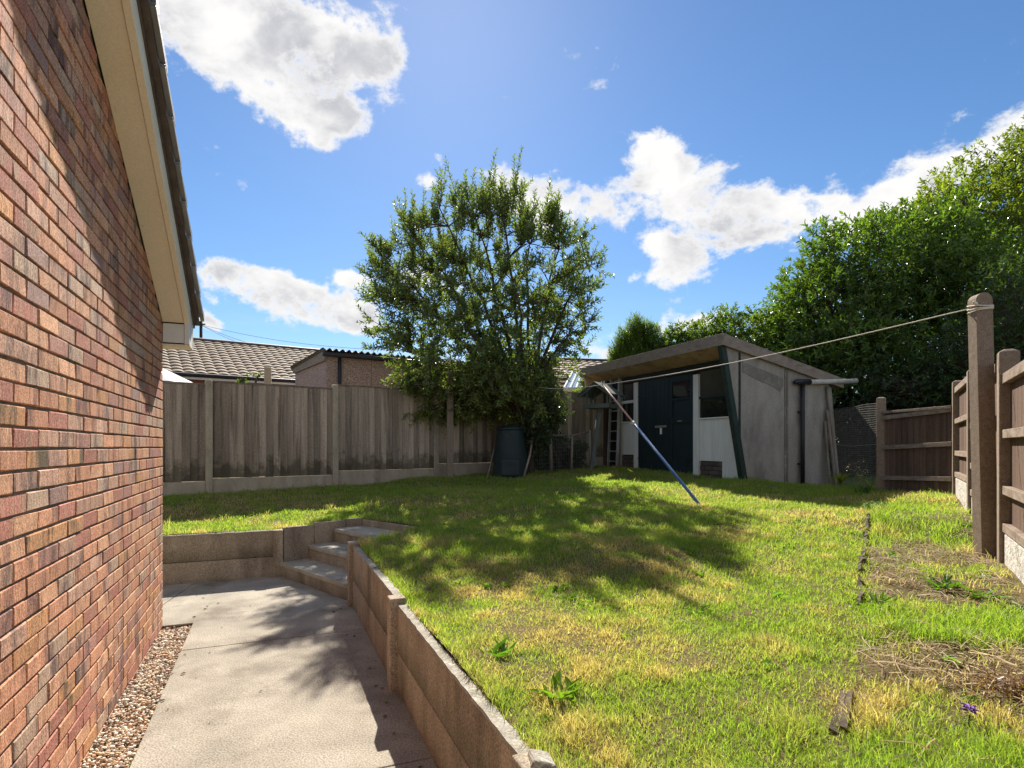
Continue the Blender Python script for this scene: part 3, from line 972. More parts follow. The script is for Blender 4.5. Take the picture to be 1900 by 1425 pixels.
def side_fence():
    f = thing('closeboard_fence', (RP1.x, RP1.y, gz(RP1)), 'dark brown boarded fence with rails and concrete posts down the right side', 'fence')
    bm = wedge_mesh('board', .125, 1.0, .006, .014, M['board_dark'])
    pts = [RPm, RP0, RP1, RP2, RP3]
    g = [.50, .55, .60, .775, .816]
    hh = [1.5, 1.5, 1.5, 1.41, 1.42]
    n0 = Vector((-RD.y, RD.x, 0))                 # towards the camera side / lawn
    for k, p in enumerate(pts):
        conc_post('fence_post', p, RD, g[k], g[k] + hh[k], .105, .115, M['post_brown'], f, cap=.02)
    for k in range(len(pts) - 1):
        a, b = pts[k], pts[k + 1]
        d = (b - a).normalized(); ln = (b - a).length; n = Vector((-d.y, d.x, 0))
        zb = (g[k] + g[k + 1]) / 2 - .03
        zt = zb + 1.38
        mb = MB()
        mb.box(a, d, n, Z, (.055, ln - .055), (-.025, .03), (zb - .2, zb + .27))
        mb.build('gravel_board', M['rockface'], f, bevel=.01)
        mb = MB()
        for (z0, z1) in ((zb + .28, zb + .34), (zb + .54, zb + .60), (zb + .93, zb + .99), (zt - .07, zt)):
            mb.box(a, d, n, Z, (.04, ln - .04), (-.004, .040), (z0, z1))
        panel = mb.build('fence_panel', M['rail'], f, bevel=.004)
        ang = math.atan2(d.y, d.x)
        nb = int(round((ln - .11) / .112))
        for i in range(nb):
            p = a + d * (.056 + i * (ln - .11) / nb) - n * .006 + Z * (zb + .275)
            share(bm, 'board', p, panel, (0, random.gauss(0, .003), ang + .02), (1, 1, (zt - zb - .28 + random.uniform(-.01, .0)) / 1.0))
    # short panel closing the gap behind
    e = thing('end_fence', (RA.x, RA.y, .77), 'short dark brown fence panel with three rails in the far right corner', 'fence')
    conc_post('fence_post', RA, RD, .75, 2.14, .12, .12, M['post_brown'], e, cap=.015)
    d = (RP3 - RA); ln = d.length; d.normalize()
    n = Vector((d.y, -d.x, 0))
    if n.x > 0: n = -n
    mb = MB()
    sl = .0
    for (z0, z1) in ((1.80, 1.86), (1.37, 1.43), (.93, .99)):
        mb.hexa([RA + d * .06 + n * .0 + Z * z0, RA + d * (ln - .06) + Z * (z0 + .05), RA + d * (ln - .06) + n * .04 + Z * (z0 + .05), RA + d * .06 + n * .04 + Z * z0,
                 RA + d * .06 + Z * z1, RA + d * (ln - .06) + Z * (z1 + .05), RA + d * (ln - .06) + n * .04 + Z * (z1 + .05), RA + d * .06 + n * .04 + Z * z1])
    panel = mb.build('fence_panel', M['rail'], e, bevel=.004)
    mb = MB()
    mb.box(RA, d, n, Z, (.06, ln - .06), (-.03, .045), (1.895, 1.93)); mb.build('capping_rail', M['rail'], e, bevel=.004)
    ang = math.atan2(d.y, d.x)
    nb = 11
    for i in range(nb):
        p = RA + d * (.06 + i * (ln - .12) / nb) - n * .004 + Z * .72
        if n.cross(d).z > 0: pass
        share(bm, 'board', p, panel, (0, random.gauss(0, .004), ang), (1, -1 if n.dot(Vector((-d.y, d.x, 0))) > 0 else 1, 1.17))


side_fence()


def line_posts():
    p = Vector((3.565, 4.4, 0))
    conc = conc_post('washing_line_post', p, Vector((1, -.12, 0)).normalized(), .60, 2.565, .115, .10, M['post_brown'], None, lean=(-.045, 0), round_top=True)
    tag(conc, 'tall brown concrete post with rounded top and line tied round it, right of view', 'post', 'washing line posts')
    p2 = Vector((-1.15, 10.85, 0))
    c2 = conc_post('washing_line_post', p2, Vector((1, .2, 0)).normalized(), gz(p2), 2.82, .115, .10, M['post_brown'], None, round_top=True)
    tag(c2, 'brown concrete post standing in front of the back fence, its top inside the leafy tree', 'post', 'washing line posts')
    # line
    a = Vector((3.515, 4.36, 2.47)); tip = Vector((1.335, 8.6, 2.325)); b = Vector((.22, 11.40, 2.62))
    pts = []
    for i in range(25):
        t = i / 24; q = a.lerp(tip, t); q.z -= .055 * math.sin(math.pi * t); pts.append(q)
    for i in range(1, 17):
        t = i / 16; q = tip.lerp(b, t); q.z -= .07 * math.sin(math.pi * t); pts.append(q)
    mb = MB(); mb.tube(pts, .0044, 6)
    # turns round the post and knot
    c = Vector((3.523, 4.4, 2.475))
    for j in range(3):
        ring = []
        for k in range(21):
            th = 2 * math.pi * k / 20
            ring.append(c + Vector((.063 * max(-1, min(1, 1.35 * math.cos(th))), .056 * max(-1, min(1, 1.35 * math.sin(th))), -.018 * j + .01 * math.sin(th + j))))
        mb.tube(ring, .005, 5, False)
    knot = [c + Vector((-.065 - .012 * i, -.05 - .01 * i, .004 * math.sin(i * 2.3))) for i in range(8)]
    mb.tube(knot, [.008, .011, .008, .011, .009, .010, .007, .005], 6)
    tag(mb.build('washing_line', M['rope'], None, True), 'cream washing line stretched from the tall right post over the prop', 'washing line')
    # prop
    base = Vector((2.265, 6.98, 0)); base.z = gz(base) - .02
    pr = thing('clothes_prop', base, 'long clothes prop, blue below and pinkish above, slanting up to the washing line', 'clothes prop')
    d = (tip - base)
    j = base + d * .64
    mb = MB(); mb.tube([base, base + d * .005, j], [.017, .019, .019], 10); mb.build('lower_tube', M['blue_tube'], pr, True)
    mb = MB(); mb.tube([j - d * .01, tip], [.0135, .0135], 10); mb.build('upper_tube', M['copper_tube'], pr, True)
    mb = MB(); mb.tube([j - d * .012, j + d * .012], [.024, .022], 10)
    mb.tube([j + Vector((-.02, 0, 0)), j + Vector((-.07, -.02, -.01))], [.007, .006], 6); mb.build('clamp', M['grey_pipe'], pr, True)
    mb = MB(); mb.tube([tip, tip + Vector((-.02, .01, .05))], [.009, .007], 6); mb.tube([tip, tip + Vector((.025, -.01, .05))], [.009, .007], 6); mb.build('forked_tip', M['grey_pipe'], pr, True)


line_posts()


# ------------------------------------------------------------------ shed
def SH(t, w, z=0.0): return SO + E1 * t + E2 * w + Z * z


SZ, SS = 3.24, .61 / 2.70                         # roof height in front, fall to the back


def side_tz(px, py):
    k = (px - CX) / FPX
    t = (k * SO.y - SO.x) / (E1.x - E1.y * k)
    Y = SO.y + E1.y * t
    return t, CAM_H + (HY - py) / FPX * Y


def shed():
    s = thing('garden_shed', SH(1.4, 2.3, .85), 'old grey concrete garden shed with overhanging pent roof and dark double doors', 'shed')
    rz = lambda t: SZ - SS * t
    FT = .50                                       # front wall plane
    WB = 4.55
    # roof
    mb = MB()
    mb.hexa([SH(.0, -.04, rz(0) - .05), SH(2.68, -.04, rz(2.68) - .05), SH(2.68, WB + .09, rz(2.68) - .05), SH(.0, WB + .09, rz(0) - .05),
             SH(.0, -.04, rz(0) - .004), SH(2.68, -.04, rz(2.68) - .004), SH(2.68, WB + .09, rz(2.68) - .004), SH(.0, WB + .09, rz(0) - .004)])
    roof = mb.build('roof', M['felt'], s)
    mb = MB(); mb.box(SH(0, 0, 0), E1, E2, Z, (-.028, -.002), (-.068, WB + .118), (rz(0) - .185, rz(0) + .006)); mb.build('front_fascia', M['fascia'], roof, bevel=.004)
    for w0, w1 in ((-.068, -.042), (WB + .092, WB + .118)):
        mb = MB()
        mb.hexa([SH(0, w0, rz(0) - .185), SH(2.70, w0, rz(2.7) - .165), SH(2.70, w1, rz(2.7) - .165), SH(0, w1, rz(0) - .185), SH(0, w0, rz(0) + .006), SH(2.70, w0, rz(2.7) + .006), SH(2.70, w1, rz(2.7) + .006), SH(0, w1, rz(0) + .006)])
        mb.build('side_fascia', M['fascia'], roof, bevel=.004)
    mb = MB(); mb.box(SH(0, 0, 0), E1, E2, Z, (2.702, 2.725), (-.068, WB + .118), (rz(2.7) - .165, rz(2.7) + .0)); mb.build('back_fascia', M['fascia'], roof)
    # soffit boards under the front overhang
    nb = 5
    for i in range(nb):
        w0, w1 = .07 + (WB - .14) * i / nb, .07 + (WB - .14) * (i + 1) / nb
        mb = MB()
        mb.hexa([SH(.0, w0 + .003, SZ - .172), SH(FT, w0 + .003, SZ - .305), SH(FT, w1 - .003, SZ - .305), SH(.0, w1 - .003, SZ - .172),
                 SH(.0, w0 + .003, SZ - .157), SH(FT, w0 + .003, SZ - .29), SH(FT, w1 - .003, SZ - .29), SH(.0, w1 - .003, SZ - .157)])
        mb.build('soffit_board', M['soffit'], roof)
    # concrete side panels: near side (w=0) and far side
    gb = lambda t: .72
    cuts = [.03, .376, 1.40, 2.37]
    ft = lambda z: .03 + (3.03 - z) / (3.03 - .84) * .455          # leaning front edge
    for i in range(3):
        t0, t1 = cuts[i], cuts[i + 1]
        if i == 0:
            zc = 3.03 - (t1 - .03) / .455 * 2.19
            poly = [(ft(3.03), 3.045), (t1 - .004, rz(t1) - .12), (t1 - .004, zc)]
        elif i == 1:
            zc = 3.03 - (t0 - .03) / .455 * 2.19
            poly = [(t0 + .004, rz(t0) - .12), (t0 + .004, zc), (ft(.60), .60), (t1 - .004, .60), (t1 - .004, rz(t1) - .12)]
        else:
            poly = [(t0 + .004, rz(t0) - .12), (t0 + .004, .55), (t1, .50), (t1, rz(t1) - .12)]
        mb = MB(); mb.prism([SH(t, 0.0, z) for t, z in poly], E2 * .055)
        mb.build('concrete_panel', M['shed_render'], s)
    mb = MB(); mb.prism([SH(t, WB - .055, z) for t, z in ((FT, .6), (2.37, .6), (2.37, rz(2.37) - .12), (FT, rz(FT) - .12))], E2 * .055); mb.build('concrete_panel', M['shed_render'], s)
    mb = MB(); mb.box(SH(0, 0), E1, E2, Z, (2.372, 2.427), (.0, WB), (.5, rz(2.4) - .1)); mb.build('back_wall', M['shed_render'], s)
    # joint cover strips
    for t in (.376, 1.385, 1.43):
        mb = MB(); mb.box(SH(0, 0), E1, E2, Z, (t - .016, t + .016), (-.02, .003), ((.60 if t > 1 else 1.5), rz(t) - .19)); mb.build('cover_strip', M['green_trim'] if t < 1 else M['render_patch'], s, bevel=.003)
    # repaired render patch with ragged lower edge
    pp = [(1376, 672), (1400, 682), (1425, 690), (1452, 700), (1454, 690), (1455, 712), (1449, 727), (1436, 720), (1424, 712), (1410, 707), (1398, 701), (1384, 694), (1377, 690)]
    pp = [(1377, 671), (1395, 679), (1420, 688), (1452, 701), (1453, 716), (1447, 727), (1437, 719), (1425, 713), (1411, 708), (1398, 701), (1386, 694), (1377, 690)]
    mb = MB(); mb.prism([SH(side_tz(x, y)[0], -.006, side_tz(x, y)[1]) for x, y in pp], E2 * .007); mb.build('render_patch', M['render_patch'], s)
    # leaning green front trims and pale far wing
    d = Vector((.455, 0, -2.19)); 
    mb = MB()
    q = [(-.015, 3.05), (.085, 3.03), (.56, .76), (.47, .70)]
    mb.prism([SH(t, -.022, z) for t, z in q], E2 * .021); mb.build('corner_trim', M['green_trim'], s, bevel=.003)
    q = [(-.012, 3.05), (.035, 3.05), (.50, .74), (.455, .74)]
    mb = MB(); mb.prism([SH(t, .0, z) for t, z in q], E2 * .075); mb.build('wing_edge', M['green_trim'], s)
    mb = MB(); mb.prism([SH(t, WB - .06, z) for t, z in ((.0, 3.05), (FT - .05, 2.93), (FT - .05, 1.0), (.42, 1.0))], E2 * .05); mb.build('wing', M['soffit'], s)
    # front wall -----------------------------------------------------------
    mb = MB(); mb.box(SH(0, 0), E1, E2, Z, (FT + .03, FT + .06), (.06, WB - .06), (.6, rz(FT) - .20)); mb.build('inner_lining', M['dark_wood'], s)

    def slab(name, w0, w1, z0, z1, mat, t0=0.0, t1=.028, parent=s, bev=.003):
        mb = MB(); mb.box(SH(FT, 0), E1, E2, Z, (-t1, -t0), (w0, w1), (z0, z1)); return mb.build(name, mat, parent, bevel=bev)
    slab('header_board', .06, WB - .065, 2.79, 2.93, M['navy'])
    slab('left_boarding', 3.78, WB - .065, .80, 2.785, M['dark_wood'])
    slab('corner_post', 3.63, 3.775, .84, 2.925, M['beige_post'], -.01, .05)
    # left window and its panelling
    win = slab('window', 3.152, 3.628, 2.36, 2.42, M['white'], 0, .04)
    slab('pane', 3.155, 3.625, 2.422, 2.785, M['glass_brown'], 0, .01, win, 0)
    slab('pane', 3.155, 3.625, 1.962, 2.358, M['glass'], 0, .01, win, 0)
    slab('sill', 3.152, 3.628, 1.93, 1.96, M['white'], 0, .05, win)
    for i in range(4): slab('white_board', 3.152 + i * .119, 3.152 + (i + 1) * .119 - .003, 1.235, 1.927, M['white'], 0, .022 + .003 * (i % 2))
    for r_ in range(5):
        for c_ in range(3):
            x0 = 3.14 + c_ * .225 - (.11 if r_ % 2 else 0); x1 = min(x0 + .215, 3.63); x0 = max(x0, 3.15)
            if x1 - x0 > .03: slab('plinth_brick', x0, x1, .80 + r_ * .085, .80 + r_ * .085 + .073, M['plinth'], 0, .03 + random.uniform(-.003, .003))
    slab('white_post', 2.992, 3.148, .82, 2.785, M['white'], -.01, .05)
    # doors
    d1 = slab('door', 1.955, 2.988, .86, 2.785, M['navy'], 0, .035)
    for k in range(8): slab('door_plank', 1.96 + k * .1285, 1.96 + k * .1285 + .125, .87, 2.775, M['navy'], .036, .044, d1)
    for z_ in (1.15, 2.45): slab('hinge', 2.70, 2.985, z_, z_ + .035, M['black_plastic'], .045, .053, d1)
    slab('latch_bar', 2.02, 2.36, 1.79, 1.835, M['fascia'], .046, .075, d1)
    slab('handle', 2.16, 2.205, 1.66, 1.785, M['white'], .046, .07, d1)
    d2 = slab('door', 1.238, 1.945, .86, 2.785, M['navy'], 0, .02)
    for (a, b, z0, z1) in ((1.24, 1.33, .87, 2.775), (1.855, 1.943, .87, 2.775), (1.333, 1.852, 2.66, 2.775), (1.333, 1.852, .87, 1.02), (1.333, 1.852, 1.86, 1.95), (1.333, 1.852, 2.30, 2.345)):
        slab('door_rail', a, b, z0, z1, M['navy'], .021, .042, d2)
    slab('pane', 1.335, 1.85, 2.348, 2.655, M['glass'], .021, .026, d2, 0)
    for z_ in (1.15, 2.45): slab('hinge', 1.24, 1.45, z_, z_ + .035, M['black_plastic'], .043, .05, d2)
    slab('letter_slot', 1.56, 1.68, 1.89, 1.915, M['fascia'], .043, .052, d2)
    slab('threshold', 1.24, 2.985, .78, .852, M['fascia'], -.01, .07)
    slab('white_post', 1.092, 1.232, .80, 2.74, M['white'], -.01, .05)
    # right window
    w2 = slab('window', .07, 1.088, 2.28, 2.325, M['navy'], 0, .035)
    slab('pane', .075, 1.085, 2.328, 2.785, M['glass_brown'], 0, .01, w2, 0)
    slab('pane', .075, 1.085, 1.935, 2.278, M['glass'], 0, .01, w2, 0)
    slab('sill', .07, 1.088, 1.905, 1.932, M['white'], 0, .05, w2)
    x = .07
    while x < 1.08:
        x1 = min(x + .088, 1.088)
        slab('white_board', x, x1 - .003, 1.155 if x > .48 else .80, 1.902, M['white'], 0, .022 + random.uniform(0, .003))
        x += .088
    for r_ in range(5):
        for c_ in range(4):
            x0 = .40 + c_ * .225 - (.11 if r_ % 2 else 0); x1 = min(x0 + .215, 1.088); x0 = max(x0, .50)
            if x1 - x0 > .03: slab('plinth_brick', x0, x1, .76 + r_ * .078, .76 + r_ * .078 + .067, M['plinth'], -.01, .012 + random.uniform(-.003, .003))
    # pole resting over the door heads
    mb = MB(); mb.tube([SH(FT - .045, .75, 2.83), SH(FT - .045, 1.6, 2.82), SH(FT - .045, 3.6, 2.83)], .014, 8)
    o = mb.build('brown_pole', M['copper_tube'], None, True); tag(o, 'thin brown pole lying across above the dark shed doors', 'pole')
    # rain pipe
    dp = thing('downpipe', SH(1.73, -.06, .70), 'black downpipe with a pale grey gutter length on the shed side', 'drainpipe')
    mb = MB(); mb.tube([SH(1.73, -.06, .66), SH(1.73, -.06, 2.50)], .036, 12); mb.build('pipe', M['black_plastic'], dp, True)
    for z in (1.1, 2.0):
        mb = MB(); mb.box(SH(1.73, -.06, z), E1, E2, Z, (-.06, .06), (.0, .058), (0, .03)); mb.build('bracket', M['black_plastic'], dp)
    mb = MB(); mb.tube([SH(1.52, -.075, 2.515), SH(1.58, -.075, 2.525), SH(1.88, -.075, 2.535)], [.028, .05, .05], 12); mb.build('outlet', M['black_plastic'], dp, True)
    mb = MB(); mb.tube([SH(1.86, -.075, 2.535), SH(3.04, -.075, 2.60)], .043, 14); mb.build('gutter_length', M['grey_pipe'], dp, True)
    # poles leaning on the back corner
    spec = [((2.27, -.16, .62), (2.285, -.05, 1.86), .020, 'thin grey stake'), ((2.36, -.22, .60), (2.32, -.06, 2.06), .026, 'short brown stake'), ((2.44, -.20, .60), (2.35, -.05, 2.48), .034, 'pale round pole'), ((2.53, -.12, .60), (2.42, -.03, 2.46), .030, 'long brown pole')]
    lab = ['thin grey stake, shortest of the poles leaning on the shed corner', 'brown stake leaning on the shed corner behind the thin grey one', 'thick pale round pole leaning on the shed corner under the gutter', 'rightmost brown pole leaning on the back corner of the shed']
    for (a, b, r_, nm), l in zip(spec, lab):
        mb = MB(); A, B = SH(*a), SH(*b)
        mb.tube([A.lerp(B, q) + Vector((random.gauss(0, .004), random.gauss(0, .004), 0)) for q in (0, .25, .5, .75, 1)], [r_ * 1.05, r_, r_, r_ * .96, r_ * .9], 8)
        tag(mb.build('leaning_pole', M['stake'], None, True), l, 'pole', 'poles leaning on the shed')
    # ladder leaning on the front
    base = SH(FT - .16, 3.62, 0); base.z = gz(base)
    ld = thing('ladder', base, 'aluminium ladder leaning on the shed front beside the narrow window', 'ladder')
    lean = SH(FT - .075, 3.62, 2.98) - base
    lean.z = 2.98 - base.z
    for k in (0, 1):
        o_ = base + E2 * (.36 * k)
        mb = MB()
        ax = lean.normalized()
        mb.box(o_, E1, E2, ax, (-.032, .032), (0, .024), (0, lean.length)); mb.build('rail', M['alu'], ld, bevel=.003)
    n = 9
    for i in range(n):
        q = base + lean * ((i + .6) / n)
        mb = MB(); mb.tube([q - E2 * .008, q + E2 * .39], .014, 8); mb.build('rung', M['alu'], ld, True)


shed()


def bird_table():
    b = Vector((1.66, 12.2, 0)); b.z = gz(b)
    t = thing('bird_table', b, 'grey-green wooden bird table with pitched roof on a leaning post by the shed', 'bird table')
    top = Vector((1.83, 12.2, 2.22))
    mb = MB(); ax = (top - b).normalized(); X = Vector((1, 0, 0)); Yv = Vector((0, 1, 0))
    mb.box(b - ax * .1, X, Yv, ax, (-.045, .045), (-.045, .045), (0, (top - b).length + .1)); mb.build('post', M['bird'], t, bevel=.004)
    a = Vector((.82, -.57, 0)).normalized(); c = Vector((.57, .82, 0)).normalized()
    o = top + Vector((.03, 0, 0))
    mb = MB(); mb.box(o, a, c, Z, (-.27, .27), (-.22, .22), (0, .025)); tray = mb.build('tray', M['bird'], t)
    for (x, y) in (((-.27, .27), (-.235, -.22)), ((-.27, .27), (.22, .235)), ((-.285, -.27), (-.235, .235)), ((.27, .285), (-.235, .235))):
        mb = MB(); mb.box(o, a, c, Z, x, y, (-.012, .075)); mb.build('tray_edge', M['bird'], tray)
    for sx in (-1, 1):
        for sy in (-1, 1):
            mb = MB(); mb.box(o + a * (.235 * sx) + c * (.19 * sy), a, c, Z, (-.016, .016), (-.016, .016), (.026, .33)); mb.build('upright', M['bird'], t)
            mb = MB()
    for sx in (-1, 1):
        mb = MB()
        q = [o + a * (.40 * sx) + Z * .235, o + a * 0 + Z * .50, o + a * 0 + Z * .525, o + a * (.40 * sx) + Z * .26]
        mb.prism([p - c * .33 for p in q], c * .66); mb.build('roof_slope', M['bird'], t)
    for sy in (-1, 1):
        mb = MB()
        for sx in (-1, 1):
            q = [o + a * (.395 * sx) + Z * .175, o + Z * .44, o + Z * .495, o + a * (.395 * sx) + Z * .23]
            mb.prism([p + c * (.30 * sy) for p in q], c * .018)
        mb.build('gable_board', M['bird'], t)


bird_table()


def bin_and_bits():
    c = Vector((-.03, 11.15, 0)); c.z = gz(c) - .02
    t = thing('compost_bin', c, 'tapered dark plastic compost bin under the tree by the back fence', 'compost bin')
    mb = MB(); mb.lathe(c, [(.34, 0), (.345, .03), (.325, .34), (.33, .36), (.29, .62), (.295, .64), (.255, .86), (.262, .88)], 32); mb.build('body', M['bin'], t, True)
    mb = MB(); mb.lathe(c + Z * .882, [(.275, 0), (.278, .03), (.25, .06), (.12, .09), (.02, .095)], 32); mb.build('lid', M['bin'], t, True)
    d = Vector((.0, -1, 0)); d.normalize(); rt = Vector((1, 0, 0))
    mb = MB()
    mb.hexa([c + rt * -.17 + d * .29 + Z * .03, c + rt * .17 + d * .29 + Z * .03, c + rt * .17 + d * .25 + Z * .03, c + rt * -.17 + d * .25 + Z * .03] [::-1] + [c + rt * -.15 + d * .36 + Z * .33, c + rt * .15 + d * .36 + Z * .33, c + rt * .15 + d * .25 + Z * .33, c + rt * -.15 + d * .25 + Z * .33][::-1]) if False else None
    mb.box(c, rt, d, Z, (-.17, .17), (.25, .352), (.03, .33)); mb.build('hatch', M['bin'], t, bevel=.02)
    mb = MB(); mb.box(c, rt, d, Z, (-.05, .05), (.353, .372), (.25, .275)); mb.build('hatch_grip', M['bin'], t)
    # sticks
    a, b = at(904, 876, 10.95), at(923, 808, 11.35); a.z = gz(a)
    mb = MB(); mb.tube([a, b], [.013, .012], 8); tag(mb.build('garden_cane', M['stake'], None, True), 'brown cane leaning against the left side of the compost bin', 'cane')
    a, b = at(972, 882, 10.9), at(990, 806, 11.2); a.z = gz(a)
    mb = MB(); mb.tube([a, a.lerp(b, .5) + Vector((.02, 0, 0)), b, b + Vector((.02, 0, .06))], [.022, .02, .017, .02], 8); tag(mb.build('wooden_stake', M['stake'], None, True), 'crooked stake leaning just right of the compost bin', 'stake')
    # low wire fence round the shrub bed
    f = thing('low_fence', (.8, 11.8, gz((.8, 11.8))), 'low rustic rail on stakes between the compost bin and bird table', 'fence')
    P = [at(984, 860, 11.45), at(1023, 860, 11.75), at(1060, 860, 12.0), at(1096, 860, 12.25)]
    tops = []
    for k, p in enumerate(P):
        g = gz(p); p.z = g - .05
        q = p + Vector((random.gauss(0, .02), 0, .86 if k % 2 else .78))
        tops.append(q)
        mb = MB(); mb.tube([p, q], [.038 if k == 1 else .028, .036 if k == 1 else .024], 8); mb.build('stake', M['stake'], f, True)
    mb = MB(); mb.tube([tops[0] - Z * .05, tops[1] - Z * .08 + Vector((.0, -.05, 0)), tops[2] - Z * .02, tops[3] - Z * .03], [.016, .02, .018, .015], 7); mb.build('rail', M['stake'], f, True)
    mb = MB()
    for i in range(9):
        z = .1 + .075 * i
        mb.tube([Vector((p.x, p.y - .03, p.z + .05 + z)) for p in P], .0018, 3, False)
    for i in range(36):
        s = i / 36 * 3; k = int(s); p = P[k].lerp(P[min(k + 1, 3)], s - k)
        mb.tube([Vector((p.x, p.y - .03, p.z + .05)), Vector((p.x, p.y - .03, p.z + .76))], .0018, 3, False)
    mb.build('wire', M['wire'], f)


bin_and_bits()


def mesh_screen():
    A, B = RA + Vector((-.03, .06, 0)), SH(2.42, .0) + E1 * .03
    t = thing('wire_mesh_screen', A.lerp(B, .5) + Z * .7, 'square wire mesh screen closing the gap between shed and corner post', 'mesh')
    z0, z1 = .72, 2.06
    d = B - A; ln = d.length
    mb = MB()
    n = int(ln / .038)
    for i in range(n + 1):
        p = A + d * (i / n)
        mb.tube([p + Z * z0, p + Z * (z1 + .01 * math.sin(i))], .0013, 3, False)
    m = int((z1 - z0) / .034)
    for j in range(m + 1):
        z = z0 + (z1 - z0) * j / m
        mb.tube([A + d * (k / 6) + Z * (z + .008 * math.sin(k * 2 + j * .3)) for k in range(7)], .0013, 3, False)
    mb.build('wires', M['wire'], t)
    mb = MB(); mb.tube([A + Z * 1.45, A.lerp(B, .5) + Z * 1.42, B + Z * 1.47], .004, 5, False); mb.build('strainer_wire', M['wire'], t)


mesh_screen()


# ------------------------------------------------------------------ neighbours
def tiled_roof(parent, a, d, up, ln, rows, gauge, pitch, name='roof'):
    """pantiled slope from eaves point a along d, rising along horizontal direction 'up'"""
    nu = int(ln / .30) * 6
    u = np.linspace(0, ln, nu + 1)
    prof = .034 * np.abs(np.sin(u / .30 * math.pi)) ** 0.8
    V, F = [], []
    a = np.array(a); d = np.array(d); up = np.array(up)
    per = len(u)
    for r_ in range(rows):
        for e_, (off, lift) in enumerate(((0.0, .035), (1.0, .0))):
            s = (r_ + off) * gauge
            base = a[None] + u[:, None] * d[None] + s * math.cos(pitch) * up[None] + np.array([0, 0, 1])[None] * (s * math.sin(pitch) + lift + prof)[:, None]
            V.append(base)
    V = np.concatenate(V)
    q = []
    for k in range(rows * 2 - 1):
        i = np.arange(per - 1) + k * per
        q.append(np.stack([i, i + 1, i + 1 + per, i + per], 1))
    o = np_mesh(name, V, np.concatenate(q), np.zeros((0, 3), int), M['tile_warm'], parent)
    return o


def bungalow(name, eave, d, ln, ez, gz_, depth, rows, label, pitch=R(22)):
    up = Vector((-d.y, d.x, 0))
    t = thing(name, Vector((eave.x, eave.y, gz_)) + d * ln / 2, label, 'house')
    e = Vector((eave.x, eave.y, ez))
    roof = tiled_roof(t, e - up * .35 - Z * .35 * math.tan(pitch), d, up, ln, rows, .33, pitch)
    run = rows * .33 * math.cos(pitch); rise = rows * .33 * math.sin(pitch)
    rid = e - up * .35 - Z * .35 * math.tan(pitch) + up * run + Z * rise
    mb = MB(); mb.tube([rid + Z * .01, rid + d * ln + Z * .01], .10, 8); mb.build('ridge', M['tile_dark'], roof)
    mb = MB(); mb.hexa([rid - up * .01 - Z * .03, rid + d * ln - up * .01 - Z * .03, rid + d * ln + up * run - Z * rise, rid + up * run - Z * rise, rid - Z * .0, rid + d * ln - Z * .0, rid + d * ln + up * run - Z * (rise - .03), rid + up * run - Z * (rise - .03)]); mb.build('far_slope', M['tile_warm'], roof)
    mb = MB(); mb.prism([Vector((e.x, e.y, gz_)), Vector((e.x, e.y, gz_)) + up * (2 * run - .7), e + up * (2 * run - .7) - Z * .05, rid - Z * .15, e - Z * .05], d * ln); mb.build('wall', M['far_brick'], t)
    g0 = e - up * .33 - Z * (.35 * math.tan(pitch) + .02)
    mb = MB(); mb.box(g0, d, up, Z, (0, ln), (-.03, .02), (-.14, 0)); mb.build('fascia', M['upvc'], t)
    mb = MB(); mb.tube([g0 - up * .08 - Z * .02, g0 + d * ln - up * .08 - Z * .02], .06, 8); mb.build('gutter', M['black_plastic'], t)
    for k in range(3):
        x = ln * (.22 + .28 * k)
        mb = MB(); mb.box(e, d, up, Z, (x, x + 1.5), (-.03, .02), (-1.5, -.35)); w = mb.build('window', M['upvc'], t)
        mb = MB(); mb.box(e, d, up, Z, (x + .06, x + .72), (-.036, -.031), (-1.44, -.41)); mb.build('pane', M['glass'], w)
        mb = MB(); mb.box(e, d, up, Z, (x + .78, x + 1.44), (-.036, -.031), (-1.44, -.41)); mb.build('pane', M['glass'], w)


ND = Vector((.83, .56, 0)).normalized()
bungalow('bungalow', Vector((-8.3, 18.0, 0)) - ND * 7, ND, 12.0, 3.66, 1.0, 8, 13, 'long low bungalow with brown pantiled roof beyond the back fence, left of the garage')
bungalow('bungalow', Vector((.4, 20.5, 0)), Vector((.98, .2, 0)).normalized(), 5.0, 3.95, 1.0, 8, 8, 'brown tiled bungalow roof glimpsed between the leafy tree and the shed')


